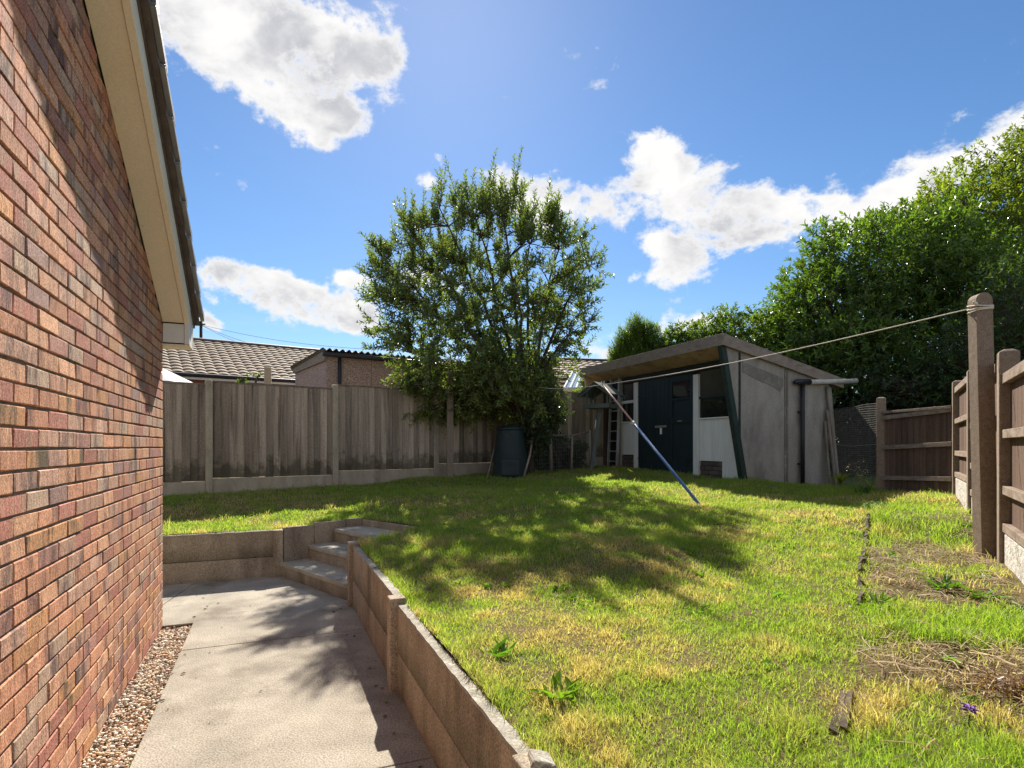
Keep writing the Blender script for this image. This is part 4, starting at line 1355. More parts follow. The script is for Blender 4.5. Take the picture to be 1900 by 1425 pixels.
def garage():
    c = Vector((-4.13, 13.0, 0))
    up = Vector((-ND.y, ND.x, 0))
    t = thing('garage', c + ND * 2.5 + up * 1.4 + Z * 1.0, 'pebbledashed prefabricated garage with corrugated roof behind the back fence', 'garage')
    zt = 3.42
    L_ = 5.2
    # panels along the side and the end
    for k in range(5):
        mb = MB(); mb.box(c, ND, up, Z, (k * 1.04 + .004, (k + 1) * 1.04 - .004), (0, .06), (.9, zt)); mb.build('wall_panel', M['pebbledash'], t)
    for k in range(3):
        mb = MB(); mb.box(c, ND, up, Z, (0, .06), (.064 + k * .89, .064 + (k + 1) * .89 - .006), (.9, zt)); mb.build('wall_panel', M['pebbledash'], t)
    mb = MB(); mb.box(c, ND, up, Z, (.06, L_), (2.68, 2.74), (.9, zt)); mb.build('wall_panel', M['pebbledash'], t)
    mb = MB(); mb.box(c, ND, up, Z, (L_ - .06, L_), (.07, 2.67), (.9, zt)); mb.build('wall_panel', M['pebbledash'], t)
    mb = MB(); mb.box(c, ND, up, Z, (-.05, -.01), (-.02, 2.80), (zt - .10, zt + .16)); mb.build('fascia', M['fascia'], t)
    mb = MB()
    n = int((L_ + .3) / .0203)
    u = np.linspace(-.12, L_ + .15, n)
    z = .028 * np.sin(u / .146 * 2 * math.pi)
    base = np.array(c)[None] + u[:, None] * np.array(ND)[None] + np.array([0, 0, 1])[None] * (zt + .13 + z)[:, None]
    V = np.concatenate([base - np.array(up) * .14, base + np.array(up) * 2.9 - np.array([0, 0, .10]), base - np.array(up) * .14 + np.array([0, 0, .012])])
    i = np.arange(n - 1)
    q = np.concatenate([np.stack([i + 2 * n, i + 1 + 2 * n, i + 1 + n, i + n], 1), np.stack([i, i + 1, i + 1 + 2 * n, i + 2 * n], 1)])
    np_mesh('corrugated_roof', V, q, np.zeros((0, 3), int), M['corrugated'], t)
    mb = MB(); mb.tube([c - up * .09 + Z * (zt + .04) + ND * -.1, c - up * .09 + Z * (zt + .02) + ND * (L_ + .1)], .055, 10); mb.build('gutter', M['black_plastic'], t, True)
    p = c + ND * .28 - up * .06
    mb = MB(); mb.tube([p + Z * .9, p + Z * (zt + .02)], .04, 10); mb.build('downpipe', M['black_plastic'], t, True)


garage()


def far_bits():
    # telegraph pole and wires
    b = Vector(((373 - CX) / FPX * 40, 40, 1.0))
    t = thing('telegraph_pole', b, 'slim telegraph pole with wires rising above the bungalow roof', 'pole')
    zt = CAM_H + (HY - 596) / FPX * 40
    mb = MB(); mb.tube([b, Vector((b.x, b.y, zt))], [.13, .10], 10); mb.build('mast', M['dark_wood'], t, True)
    top = Vector((b.x, b.y, zt - .25))
    mb = MB(); mb.box(top, Vector((1, 0, 0)), Vector((0, 1, 0)), Z, (-.28, .28), (-.05, .05), (0, .08)); mb.build('cross_arm', M['dark_wood'], t)
    for (px, py, Y) in ((760, 652, 30), (640, 668, 22), (560, 660, 26), (200, 590, 40)):
        e = at(px, py, Y); mb = MB()
        mb.tube([top.lerp(e, k / 14) - Z * (.35 * math.sin(math.pi * k / 14)) for k in range(15)], .011, 4, False); mb.build('wire', M['dark_wood'], t)
    # parasol
    a = at(262, 664, 11.2)
    t = thing('parasol', Vector((a.x, a.y, .9)), 'blue and white parasol top showing over the fence beside the house corner', 'parasol')
    mb = MB(); mb.tube([Vector((a.x, a.y, .8)), a], .02, 8); mb.build('pole', M['upvc'], t)
    n = 8
    ring = [a + Vector((1.0 * math.cos(2 * math.pi * k / n + .25), 1.0 * math.sin(2 * math.pi * k / n + .25), -.50)) for k in range(n)]
    mb = MB(); mb.add([a] + ring, [(0, 1 + k, 1 + (k + 1) % n) for k in range(n)]); can = mb.build('canopy', M['parasol_white'], t)
    mb = MB(); mb.add([a - Z * .02] + [p - Z * .012 for p in ring], [(0, 1 + (k + 1) % n, 1 + k) for k in range(n)]); mb.build('lining', M['parasol_blue'], can)
    # neighbour's dividing fence
    p = at(497, 700, 11.6); g = 1.0
    d = Vector((-.35, .94, 0)).normalized()
    t = thing('neighbour_fence', Vector((p.x, p.y, g)), 'grey dividing fence end with concrete post behind the back fence', 'fence')
    conc_post('fence_post', Vector((p.x, p.y, 0)), d, g, CAM_H + (HY - 681) / FPX * 11.6, .155, .13, M['post'], t, .01)
    bm = wedge_mesh('board', .14, 1.0, .006, .012, M['board'])
    for i in range(13):
        q = Vector((p.x, p.y, g)) + d * (.08 + .13 * i)
        o = share(bm, 'board', q, t, (0, 0, math.atan2(d.y, d.x)), (1, 1, 1.76 + .0 * i))
    # conservatory roof by the shed
    a = at(1046, 722, 17.0); b = at(1092, 722, 17.0); c = at(1100, 690, 19.0); e = at(1062, 692, 19.0)
    t = thing('conservatory', Vector((a.x + .5, 17.6, 1.0)), 'white framed glass conservatory roof glimpsed left of the shed', 'conservatory')
    mb = MB(); mb.prism([a, b, c, e], Vector((0, 0, -.04))); mb.build('glazing', M['glass_pale'], t)
    for k in range(5):
        mb = MB(); mb.tube([a.lerp(b, k / 4) + Z * .02, e.lerp(c, k / 4) + Z * .02], .03, 6); mb.build('glazing_bar', M['upvc'], t)
    mb = MB(); mb.tube([a, b], .06, 6); mb.build('eaves_beam', M['upvc'], t)
    mb = MB(); mb.hexa([Vector((q.x, q.y, .9)) for q in (a, b, c, e)] + [q - Z * .06 for q in (a, b, c, e)]); mb.build('wall', M['upvc'], t)


far_bits()


# ------------------------------------------------------------------ foliage
def leaves_mesh(name, pos, dirv, nrm, ln, wd, cols, mat, parent, fold=.25, curl=.12):
    """a folded six-point leaf at every position"""
    n = len(pos)
    dirv = dirv / (np.linalg.norm(dirv, axis=1, keepdims=True) + 1e-9)
    side = np.cross(dirv, nrm); side /= (np.linalg.norm(side, axis=1, keepdims=True) + 1e-9)
    up = np.cross(side, dirv)
    ln = np.asarray(ln)[:, None]; wd = np.asarray(wd)[:, None]

    def P(l, s, h): return pos + dirv * (ln * l) + side * (wd * s) + up * (wd * h)
    V = np.stack([P(0, 0, 0), P(.35, -.5, fold), P(.72, -.36, fold * .7 - curl), P(1, 0, -curl * 2), P(.72, .36, fold * .7 - curl), P(.35, .5, fold)], 1).reshape(-1, 3)
    i = np.arange(n)[:, None] * 6
    q = np.concatenate([i + np.array([[0, 3, 2, 1]]), i + np.array([[0, 5, 4, 3]])])
    col = np.repeat(cols, 6, 0)
    return np_mesh(name, V, q, np.zeros((0, 3), int), mat, parent, col)


def unit(v): return v / (np.linalg.norm(v, axis=-1, keepdims=True) + 1e-9)


def tubes_np(name, segs, mat, parent, n=4):
    """segs: list of (polyline Nx3, radii N) -> one mesh of thin tubes"""
    V, Q, b = [], [], 0
    ang = np.arange(n) * 2 * math.pi / n
    for pts, rad in segs:
        pts = np.asarray(pts); k = len(pts)
        t = unit(np.gradient(pts, axis=0))
        ref = np.array([.3, .2, .93]); 
        u = np.cross(t, ref); bad = np.linalg.norm(u, axis=1) < .1
        u[bad] = np.cross(t[bad], np.array([1., 0, 0])); u = unit(u); w = np.cross(t, u)
        ring = pts[:, None, :] + (u[:, None, :] * np.cos(ang)[None, :, None] + w[:, None, :] * np.sin(ang)[None, :, None]) * np.asarray(rad)[:, None, None]
        V.append(ring.reshape(-1, 3))
        i = np.arange(k - 1)[:, None] * n; j = np.arange(n)[None]; j2 = (j + 1) % n
        Q.append((np.stack([i + j, i + j2, i + n + j2, i + n + j], -1).reshape(-1, 4)) + b)
        b += k * n
    return np_mesh(name, np.concatenate(V), np.concatenate(Q), np.zeros((0, 3), int), mat, parent, smooth=True)


def bez(a, c, b, k=7):
    t = np.linspace(0, 1, k)[:, None]
    return (1 - t) ** 2 * a + 2 * t * (1 - t) * c + t * t * b


def centre_tree():
    global rng
    rng = np.random.default_rng(41)
    base = np.array([.35, 11.45, gz((.35, 11.45)) - .05])
    t = thing('leafy_tree', base.tolist(), 'bushy many-stemmed tree with narrow leaves in front of the back fence', 'tree')
    cc = np.array([-.58, 11.3, 4.15])
    rr = np.array([2.28, 1.35, 2.12])
    segs = []
    # main stems
    stems = []
    tg = np.array([(-2.4, 10.8, 4.9), (-1.8, 11.5, 5.4), (-1.3, 10.5, 5.7), (-.7, 11.3, 5.9), (-.2, 10.6, 6.0), (.3, 11.6, 5.8), (.9, 10.9, 5.4), (1.4, 11.2, 4.9), (-1.9, 11.1, 3.2), (1.0, 10.6, 3.4), (-.9, 10.1, 3.6), (.1, 10.0, 4.2), (-.4, 12.0, 4.6), (-1.7, 10.3, 2.5), (-.3, 10.2, 2.4)])
    fork = base + np.array([-.10, -.05, 1.25])
    trunk = bez(base, base + np.array([.03, 0, .4]), fork, 6)
    segs.append((trunk, np.linspace(.095, .075, 6)))
    for g in tg:
        st = trunk[rng.integers(3, 6)]
        c = st + (g - st) * .45 + np.array([0, 0, .35])
        pl = bez(st, c, g, 12) + rng.normal(0, .025, (12, 3)) * np.linspace(0, 1, 12)[:, None]
        segs.append((pl, np.linspace(.046, .010, 12))); stems.append(pl)
    S_ = np.concatenate(stems)
    trunkmesh = None
    # secondary
    nodes = []
    for _ in range(620):
        for _try in range(40):
            q = rng.normal(0, 1, 3); q /= (np.abs(q) ** 2.4).sum() ** (1 / 2.4); q *= rng.random() ** .36
            p = cc + rr * q
            if q[2] < -.1: p[0] = -.72 + (p[0] + .72) * (1 + .22 * q[2])
            if _ % 11 == 0: p = np.array([rng.uniform(-2.4, .5), rng.uniform(10.6, 11.6), rng.uniform(1.9, 2.9)])
            if p[2] < 1.8: continue
            if p[2] < 2.5 and p[0] > .9: continue
            break
        cand = S_[S_[:, 2] < p[2] + .2]
        j = np.argmin(((cand - p) ** 2).sum(1)); a = cand[j]
        if np.linalg.norm(p - a) > 1.7: p = a + (p - a) * 1.7 / np.linalg.norm(p - a)
        c = a + (p - a) * .5 + np.array([0, 0, .12 * np.linalg.norm(p - a)])
        pl = bez(a, c, p, 8)
        segs.append((pl, np.linspace(.012, .005, 8))); nodes.append(pl[2:])
    N_ = np.concatenate([q_[2:] for q_ in nodes])
    # twigs with leaves
    P_, D_, Nn, Ln, Cl = [], [], [], [], []
    ntw = 4300
    lowN = N_[(N_[:, 2] < 3.3) & (N_[:, 0] < .7)]
    for k in range(ntw):
        a = N_[rng.integers(len(N_))] if rng.random() > .07 else lowN[rng.integers(len(lowN))]
        hfrac = (a[2] - 1.8) / 4.6
        out = (a - cc) / rr
        rr_ = np.linalg.norm(out)
        dirn = unit(out * .8 + np.array([0, 0, .25 + .6 * hfrac]) + rng.normal(0, .5, 3))
        L_ = rng.uniform(.16, .40) * (1.1 if rr_ > .75 else .9)
        if rng.random() < .28 * np.clip((a[0] - .2) / 1.2, 0, 1): continue
        if a[2] > 4.9 and rng.random() < .12: L_ = rng.uniform(.4, .8); dirn = unit(np.array([rng.normal(0, .16) + out[0] * .15, rng.normal(0, .14), 1.0]))
        bend = np.array([0, 0, .22 if hfrac > .3 else -.25]) * L_
        b = a + dirn * L_
        pl = bez(a, a + dirn * L_ * .5 - bend * .3, b + bend * .3, 6)
        segs.append((pl, np.linspace(.0042, .0018, 6)))
        nl = int(L_ * rng.uniform(42, 58))
        tt = np.linspace(.12, 1.0, nl)
        pos = np.stack([np.interp(tt, np.linspace(0, 1, 6), pl[:, i]) for i in range(3)], 1)
        tan = unit(np.gradient(pos, axis=0))
        ph = np.arange(nl) * 2.4 + rng.random() * 6
        ref = unit(np.cross(tan, np.array([.2, .3, .9]) + rng.normal(0, .05, 3))); w = np.cross(tan, ref)
        lat = ref * np.cos(ph)[:, None] + w * np.sin(ph)[:, None]
        ld = unit(tan * .75 + lat * .85 + np.array([0, 0, .10]) + rng.normal(0, .18, (nl, 3)))
        P_.append(pos); D_.append(ld); Nn.append(unit(np.array([0, 0, 1.]) * .6 + tan * .7 - lat * .35 + rng.normal(0, .3, (nl, 3))))
        Ln.append(rng.uniform(.055, .115, nl) * (1 - .25 * (tt > .92)))
        low = max(0, min(1, (3.0 - a[2]) / 1.0))
        base_c = np.array([.145, .19, .08]) * (1 - low) + np.array([.19, .22, .045]) * low
        Cl.append(base_c[None] * rng.uniform(.65, 1.35, (nl, 1)) * (1 + rng.normal(0, .06, (nl, 3))))
    P_ = np.concatenate(P_); D_ = np.concatenate(D_); Nn = np.concatenate(Nn); Ln = np.concatenate(Ln); Cl = np.concatenate(Cl)
    tubes_np('trunk', segs, M['bark'], t, 5)
    leaves_mesh('crown', P_, D_, Nn, Ln, Ln * rng.uniform(.30, .40, len(Ln)), Cl, M['leaf'], t)
    return len(P_)


print('tree leaves', centre_tree())


def blob_foliage(name, label, blobs, n, ln, ratio, col, colvar, mat, base, cat='tree', fill=.35, cl=6, rough=.28, up=.35, trunks=None, group=None, sunny=None, tone=4.0, lumps=9, twig_r=.004):
    """foliage built from shoots (rosettes of leaves) spread through the skin and body of an uneven crown"""
    global rng
    rng = np.random.default_rng(sum(map(ord, label)) + 3)
    t = thing(name, base, label, cat, group)
    B0 = np.array(blobs, float)
    if lumps:
        sub = []; par = []
        for bi, b_ in enumerate(B0):
            sub.append(b_ * np.array([1, 1, 1, .86, .86, .86])); par += [bi] * (lumps + 1)
            for _ in range(lumps):
                q_ = unit(rng.normal(0, 1, 3)); f_ = rng.uniform(.26, .46)
                sub.append(np.concatenate([b_[:3] + q_ * b_[3:] * rng.uniform(.62, .88), b_[3:].mean() * f_ * rng.uniform(.8, 1.25, 3)]))
        B = np.array(sub)
    else:
        B = B0; par = list(range(len(B0)))
    vol = (B[:, 3] * B[:, 4] + B[:, 4] * B[:, 5] + B[:, 3] * B[:, 5])
    pick = rng.choice(len(B), n, p=vol / vol.sum())
    q = unit(rng.normal(0, 1, (n, 3)))
    inner = rng.random(n) < fill
    rad = np.where(inner, rng.uniform(.35, .9, n), rng.uniform(.88, 1.06, n))
    lump = (vnoise(q[:, 0] * 2 + pick * 7.3, q[:, 2] * 2 + q[:, 1] * 1.7, 2.0, 3) - .5) * 2 * rough
    rad = rad * (1 + lump)
    p = B[pick, :3] + q * B[pick, 3:6] * rad[:, None]
    # drop skin shoots that fall well inside another body
    keep = np.ones(n, bool)
    for k in range(len(B)):
        d = np.linalg.norm((p - B[k, :3]) / B[k, 3:6], axis=1)
        keep &= ~((d < .72) & (pick != k) & ~inner)
    keep &= p[:, 2] > base[2] + .02
    gap = vnoise(p[:, 0] + p[:, 1] * .5, p[:, 2] + p[:, 1] * .3, 2.4, 8)
    keep &= (gap > .36) | inner
    p, q, pick, inner = p[keep], q[keep], pick[keep], inner[keep]
    m = len(p)
    sh = unit(q * .9 + np.array([0, 0, up]) + rng.normal(0, .35, (m, 3)))
    ph0 = rng.uniform(0, 6.28, m)
    ref = unit(np.cross(sh, np.array([.13, .22, .97]))); w = np.cross(sh, ref)
    P_, D_, N_, L_, C_ = [], [], [], [], []
    tone_n = .55 + .9 * vnoise(p[:, 0] * 1.0 + p[:, 1], p[:, 2] - p[:, 1] * .6, tone * .3, 12)
    for k in range(cl):
        ph = ph0 + k * 2.4
        lat = ref * np.cos(ph)[:, None] + w * np.sin(ph)[:, None]
        spread = .35 + .75 * (1 - k / cl)
        dd = unit(sh * (1.15 - spread * .6) + lat * spread + rng.normal(0, .15, (m, 3)))
        P_.append(p + sh * ((k - cl / 2) * ln * .22)[None] if False else p + sh * ((k - cl / 2) * ln * .22))
        D_.append(dd)
        N_.append(unit(sh * 1.0 - lat * .5 + np.array([0, 0, .35]) + rng.normal(0, .2, (m, 3))))
        L_.append(ln * rng.uniform(.7, 1.25, m))
        C_.append(np.array(col)[None] * (tone_n * rng.uniform(1 - colvar, 1 + colvar, m))[:, None] * (1 + rng.normal(0, .05, (m, 3))))
    P_, D_, N_, L_, C_ = map(np.concatenate, (P_, D_, N_, L_, C_))
    leaves_mesh('crown', P_, D_, N_, L_, L_ * ratio, C_, mat, t)
    # limbs
    segs = []
    b0 = np.array(base, float)
    tr = trunks or [(b0[0], b0[1])]
    for (x, y) in tr:
        st = np.array([x, y, base[2] - .05])
        for k in range(len(B0)):
            g = B0[k, :3]
            d = math.hypot(g[0] - x, g[1] - y)
            if d > 9: continue
            segs.append((bez(st, st + (g - st) * np.array([.15, .15, .6]), g, 9), np.linspace(.11, .03, 9) * (.6 + .05 * B0[k, 3])))
    # twigs from body centres to some of the shoots
    sel = rng.choice(m, min(m, 500), replace=False)
    for s in sel:
        c = B0[par[pick[s]], :3]
        segs.append((bez(c, (c + p[s]) / 2 + rng.normal(0, .06, 3), p[s], 5), np.linspace(twig_r * 3, twig_r, 5)))
    tubes_np('trunk', segs, M['bark'], t, 5)
    return t


def A3(px, py, Y, rx, ry, rz):
    p = at(px, py, Y); return (p.x, p.y, p.z, rx, ry, rz)


def vegetation():
    # glossy laurel, the dark mass right of the shed
    b = (8.0, 13.0, .8)
    blobs = [A3(1625, 505, 13.0, 1.75, 1.7, 1.35), A3(1545, 590, 12.8, 1.25, 1.5, 1.3), A3(1700, 470, 13.2, 1.25, 1.5, 1.15), A3(1640, 640, 12.6, 1.7, 1.5, 1.5), A3(1560, 700, 12.9, 1.2, 1.3, 1.2), A3(1500, 660, 13.2, .8, 1.0, 1.0), A3(1760, 560, 12.8, 1.5, 1.5, 1.6), A3(1740, 720, 12.4, 1.6, 1.3, 1.3)]
    blob_foliage('laurel_tree', 'large dark glossy laurel rising behind the shed and corner fence', blobs, 15000, .125, .36, (.095, .150, .034), .55, M['laurel'], b, fill=.35, cl=7, rough=.26)
    # lighter broadleaf tree at the right edge
    b = (12.5, 15.6, .9)
    blobs = [A3(1800, 385, 15.6, 1.7, 1.6, 1.25), A3(1895, 340, 15.6, 1.6, 1.6, 1.45), A3(1730, 430, 15.4, 1.0, 1.2, .75), A3(1890, 460, 15.4, 1.5, 1.4, 1.3), A3(1980, 420, 15.6, 1.9, 1.7, 2.0), A3(1900, 600, 15.2, 1.6, 1.4, 1.7), A3(2000, 620, 15.2, 1.8, 1.4, 2.0)]
    blob_foliage('broadleaf_tree', 'lighter green broadleaf tree at the right edge, above the laurel', blobs, 10000, .12, .42, (.15, .195, .035), .4, M['lightleaf'], b, fill=.35, cl=6, rough=.38)
    # undergrowth behind the side fence
    b = (8.4, 9.6, .8)
    blobs = [A3(1800, 700, 10.4, 1.1, 1.0, 1.0), A3(1890, 650, 9.8, 1.2, 1.0, 1.5), A3(1700, 730, 11.0, 1.0, .9, .8), A3(1980, 640, 9.4, 1.2, 1.0, 1.5)]
    blob_foliage('side_hedge', 'dark hedge leaning over the brown side fence at the right', blobs, 4200, .085, .40, (.04, .068, .02), .35, M['laurel'], b, 'hedge', fill=.35, cl=6)
    b = (6.9, 12.6, .7)
    blobs = [A3(1570, 800, 12.4, .9, .6, .9), A3(1640, 790, 12.2, 1.0, .6, .9), A3(1500, 790, 12.8, .9, .6, .9), A3(1720, 790, 11.6, 1.0, .6, .9), A3(1570, 880, 12.6, 1.3, .5, .5), A3(1600, 800, 13.3, 1.8, .5, 1.0), A3(1560, 860, 13.2, 1.6, .5, .7)]
    blob_foliage('undergrowth', 'dark undergrowth seen through the wire mesh behind the shed', blobs, 5000, .09, .42, (.035, .045, .022), .4, M['laurel'], b, 'shrub', fill=.5, cl=6)
    # climber and hedge behind the shed
    b = (6.0, 14.4, .9)
    blobs = [A3(1290, 640, 15.2, .9, .9, .5), A3(1350, 625, 14.8, 1.0, .9, .6), A3(1420, 622, 14.4, 1.0, .9, .65), A3(1480, 630, 14.0, 1.0, .9, .9), A3(1250, 655, 15.6, .7, .8, .45), A3(1400, 680, 14.4, 1.8, .9, 1.0), A3(1290, 700, 15.2, 1.2, .9, 1.2)]
    blob_foliage('hedge', 'tangled climber and hedge showing above the shed roof', blobs, 8500, .08, .5, (.08, .12, .03), .4, M['lightleaf'], b, 'hedge', fill=.3, cl=6, rough=.5)
    # feathery conifer
    b = (3.45, 16.2, 1.0)
    blobs = [A3(1146, 662, 16.0, .20, .25, .35), A3(1160, 640, 16.0, .20, .25, .42), A3(1180, 622, 16.1, .20, .25, .50), A3(1198, 630, 16.1, .20, .25, .45), A3(1215, 634, 16.1, .24, .25, .35), A3(1236, 655, 16.1, .25, .25, .3), A3(1190, 700, 16.0, .9, .6, 1.0)]
    blob_foliage('conifer', 'feathery green conifer top rising behind the left end of the shed roof', blobs, 5600, .15, .09, (.10, .15, .03), .4, M['lightleaf'], b, 'conifer', fill=.4, cl=6, rough=.4, up=1.6, lumps=0)
    # dark shrub inside the low rail
    b = (.95, 12.15, .9)
    blobs = [(.55, 12.05, 1.6, .42, .30, .8), (.95, 12.3, 1.25, .45, .25, .45), (1.3, 12.55, 1.2, .35, .22, .4), (.6, 11.9, 2.15, .42, .34, .55), (.5, 11.2, 1.75, .30, .25, .6), (.75, 11.3, 2.2, .4, .3, .5)]
    blob_foliage('evergreen_shrub', 'dark evergreen shrub growing behind the low rail next to the compost bin', blobs, 1900, .075, .38, (.06, .085, .035), .3, M['laurel'], b, 'shrub', fill=.45, cl=6, trunks=[(.6, 12.0), (1.0, 12.25)])
    # weedy sprigs peeping over the back fence
    for (px, py, Y, lab) in ((452, 704, 10.6, 'pale green sprig peeping over the fence left of the neighbour post'),):
        p = at(px, py, Y)
        blob_foliage('sapling', lab, [(p.x, p.y, p.z, .13, .12, .12), (p.x + .2, p.y + .1, p.z + .05, .08, .08, .06), (p.x, p.y, p.z - .4, .2, .2, .4)], 90, .07, .5, (.11, .16, .03), .3, M['lightleaf'], (p.x, p.y, .8), 'shrub', fill=.3, cl=5)
    p = at(1085, 706, 15.0)
    blob_foliage('sapling', 'bright green leafy sprig beside the left end of the shed roof', [(p.x, p.y, p.z, .22, .15, .3), (p.x - .1, p.y, p.z - .7, .3, .2, .6)], 130, .09, .55, (.11, .16, .03), .3, M['lightleaf'], (p.x, p.y, .9), 'shrub', fill=.3, cl=5)


vegetation()


# ------------------------------------------------------------------ grass, weeds, litter
EDGE_A, EDGE_B = np.array([3.66, 5.98]), np.array([1.09, 1.92])       # lawn edge along the bed


def bed_side(x, y):
    d = EDGE_A - EDGE_B; d = d / np.linalg.norm(d)
    return (x - EDGE_B[0]) * d[1] - (y - EDGE_B[1]) * d[0]            # >0: bed (right), in metres


shed_poly = [(p.x, p.y) for p in (SH(.46, -.05), SH(2.45, -.05), SH(2.45, 4.6), SH(.46, 4.6))]


def blade_mesh(name, x, y, z, h, w, lean, col, mat, root_dark=True):
    n = len(x)
    a = rng.uniform(0, 2 * math.pi, n); la = rng.uniform(0, 2 * math.pi, n)
    sx, sy = np.cos(a) * w / 2, np.sin(a) * w / 2
    lx, ly = np.cos(la) * h * lean, np.sin(la) * h * lean
    hz = h * np.sqrt(np.maximum(.12, 1 - lean ** 2 * .8))
    V = np.empty((n, 5, 3))
    V[:, 0] = np.stack([x - sx, y - sy, z], 1); V[:, 1] = np.stack([x + sx, y + sy, z], 1)
    V[:, 2] = np.stack([x + sx * .8 + lx * .35, y + sy * .8 + ly * .35, z + hz * .6], 1); V[:, 3] = np.stack([x - sx * .8 + lx * .35, y - sy * .8 + ly * .35, z + hz * .6], 1)
    V[:, 4] = np.stack([x + lx, y + ly, z + hz], 1)
    i = np.arange(n)[:, None] * 5
    q = i + np.array([[0, 1, 2, 3]]); t = i + np.array([[3, 2, 4]])
    return np_mesh(name, V.reshape(-1, 3), q, t, mat, None, np.repeat(col, 5, 0))


def grass():
    global rng
    rng = np.random.default_rng(77)
    n = 1150000
    # distance drawn so that density falls away with distance
    u = rng.random(n)
    d0, d1, e = .9, 15.5, .48
    d = (d0 ** e + u * (d1 ** e - d0 ** e)) ** (1 / e)
    th = rng.uniform(R(-58), R(56), n)
    x, y = d * np.sin(th), d * np.cos(th)
    k = inpoly(x, y, lawn_poly) & ~inpoly(x, y, shed_poly)
    x, y, d = x[k], y[k], d[k]
    fn = np.array([-FD.y, FD.x]); kf = (x - FP[2].x) * fn[0] + (y - FP[2].y) * fn[1] < -.03
    rn = np.array([RD.y, -RD.x]); kr = (x - RP1.x) * rn[0] + (y - RP1.y) * rn[1] < -.06
    kr |= y > 7.25
    k = kf & kr
    x, y, d = x[k], y[k], d[k]
    bs = bed_side(x, y)
    bed = (bs > .02) & (y < 7.6)
    pn = .55 * vnoise(x, y, 1.5, 21, 4) + .45 * vnoise(x, y, 4.2, 27, 3)           # green / dry patches
    fnz = vnoise(x, y, 7.0, 22, 3)
    # bed: grass only in tufts
    tuft = vnoise(x, y, 2.1, 25, 3)
    green_b = np.exp(-((x - 2.15) ** 2 / .35 + (y - 2.75) ** 2 / .10)) + .8 * np.exp(-((x - 3.5) ** 2 / .6 + (y - 5.6) ** 2 / .9)) + .6 * np.exp(-((x - 1.2) ** 2 / .12 + (y - 1.5) ** 2 / .10))
    bare = np.exp(-((x - 1.72) ** 2 / .16 + (y - 2.0) ** 2 / .075)) + .8 * np.exp(-((x - 3.0) ** 2 / .25 + (y - 4.0) ** 2 / .22)) + .5 * np.exp(-((x - 2.5) ** 2 / .10 + (y - 3.35) ** 2 / .05))
    keep = ~bed | (rng.random(len(x)) < np.clip((tuft - .41) * 5 + green_b * 1.3 - bare * 1.0, .10, 1))
    keep &= rng.random(len(x)) < np.clip(.55 + (fnz - .35) * 1.6, .35, 1)
    # mown strip thinner under the tree
    x, y, d, bs, bed, pn, fnz, tuft, green_b = (q[keep] for q in (x, y, d, bs, bed, pn, fnz, tuft, green_b))
    m = len(x)
    z = H(x, y) - .004
    dry = np.clip((pn - .46) * 4.0 + (fnz - .5) * 1.6 + rng.normal(0, .30, m), 0, 1)
    # lush band near the far lawn and edges, drier middle foreground
    dry *= np.clip(1.15 - np.exp(-((y - 9.8) ** 2) / 3.0) * .8, 0, 1.2)
    dry = np.where(bed, np.clip(dry * 1.1 - green_b * .9, 0, 1), dry)
    dry = np.clip(dry, 0, 1)
    h = rng.uniform(.014, .036, m) * (.75 + .7 * fnz) * np.where(dry > .5, .85, 1.1)
    # longer fringe along walls, posts, fence feet
    ed = np.full(m, 9.0)
    def seg(a, b):
        ax, ay, bx, by = a[0], a[1], b[0], b[1]
        L2 = (bx - ax) ** 2 + (by - ay) ** 2
        tt = np.clip(((x - ax) * (bx - ax) + (y - ay) * (by - ay)) / L2, 0, 1)
        return np.hypot(x - ax - tt * (bx - ax), y - ay - tt * (by - ay))
    for i in range(5): ed = np.minimum(ed, seg(lawn_poly[i], lawn_poly[i + 1]))
    for a, b in ((SH(.45, -.06), SH(2.45, -.06)), (SH(.45, 0), SH(.45, 4.5)), (RP1, RP3), (RP3, RA), (FP[0], FP[-1])): ed = np.minimum(ed, seg(a, b) + .03)
    h *= 1 + .95 * np.exp(-(ed / .06) ** 2)
    tall = np.clip((fnz - .66) * 6, 0, 1)
    h *= 1 + .8 * tall
    h = np.where(bed, h * (1.25 + 1.1 * np.clip(green_b, 0, 1)), h)
    w = rng.uniform(.0020, .0036, m) * np.clip((d / 2.2), .8, 4.0) ** .75
    h = h * np.clip((d / 4.0), 1, 1.4)
    lean = np.clip(rng.normal(.62, .25, m), .05, 1.25)
    G = np.array([[.18, .31, .045]]); G2 = np.array([[.31, .40, .065]]); S1 = np.array([[.58, .49, .27]]); S2 = np.array([[.40, .31, .15]])
    mixg = rng.random((m, 1)); mixs = rng.random((m, 1))
    col = (G * mixg + G2 * (1 - mixg)) * (1 - dry[:, None]) + (S1 * mixs + S2 * (1 - mixs)) * dry[:, None]
    col *= rng.uniform(.75, 1.25, (m, 1))
    o = blade_mesh('lawn_grass', x, y, z, h, w, lean, col, M['grass'])
    tag(o, 'patchy sunlit lawn grass, green mixed with dry straw tufts', 'grass', kind='stuff')
    print('blades', m)
    # dry litter on the bed: straw and dead stems lying flat
    k = 8000
    tpar = rng.random(k); off = rng.uniform(.03, .95, k)
    dd = unit(EDGE_A - EDGE_B)
    px = EDGE_B[0] - dd[0] * .9 + dd[0] * tpar * 6.0 + dd[1] * off; py = EDGE_B[1] - dd[1] * .9 + dd[1] * tpar * 6.0 - dd[0] * off
    cl = vnoise(px, py, 2.1, 25, 3)
    bare = np.exp(-((px - 1.72) ** 2 / .16 + (py - 2.0) ** 2 / .09)) + .8 * np.exp(-((px - 3.0) ** 2 / .25 + (py - 4.0) ** 2 / .22))
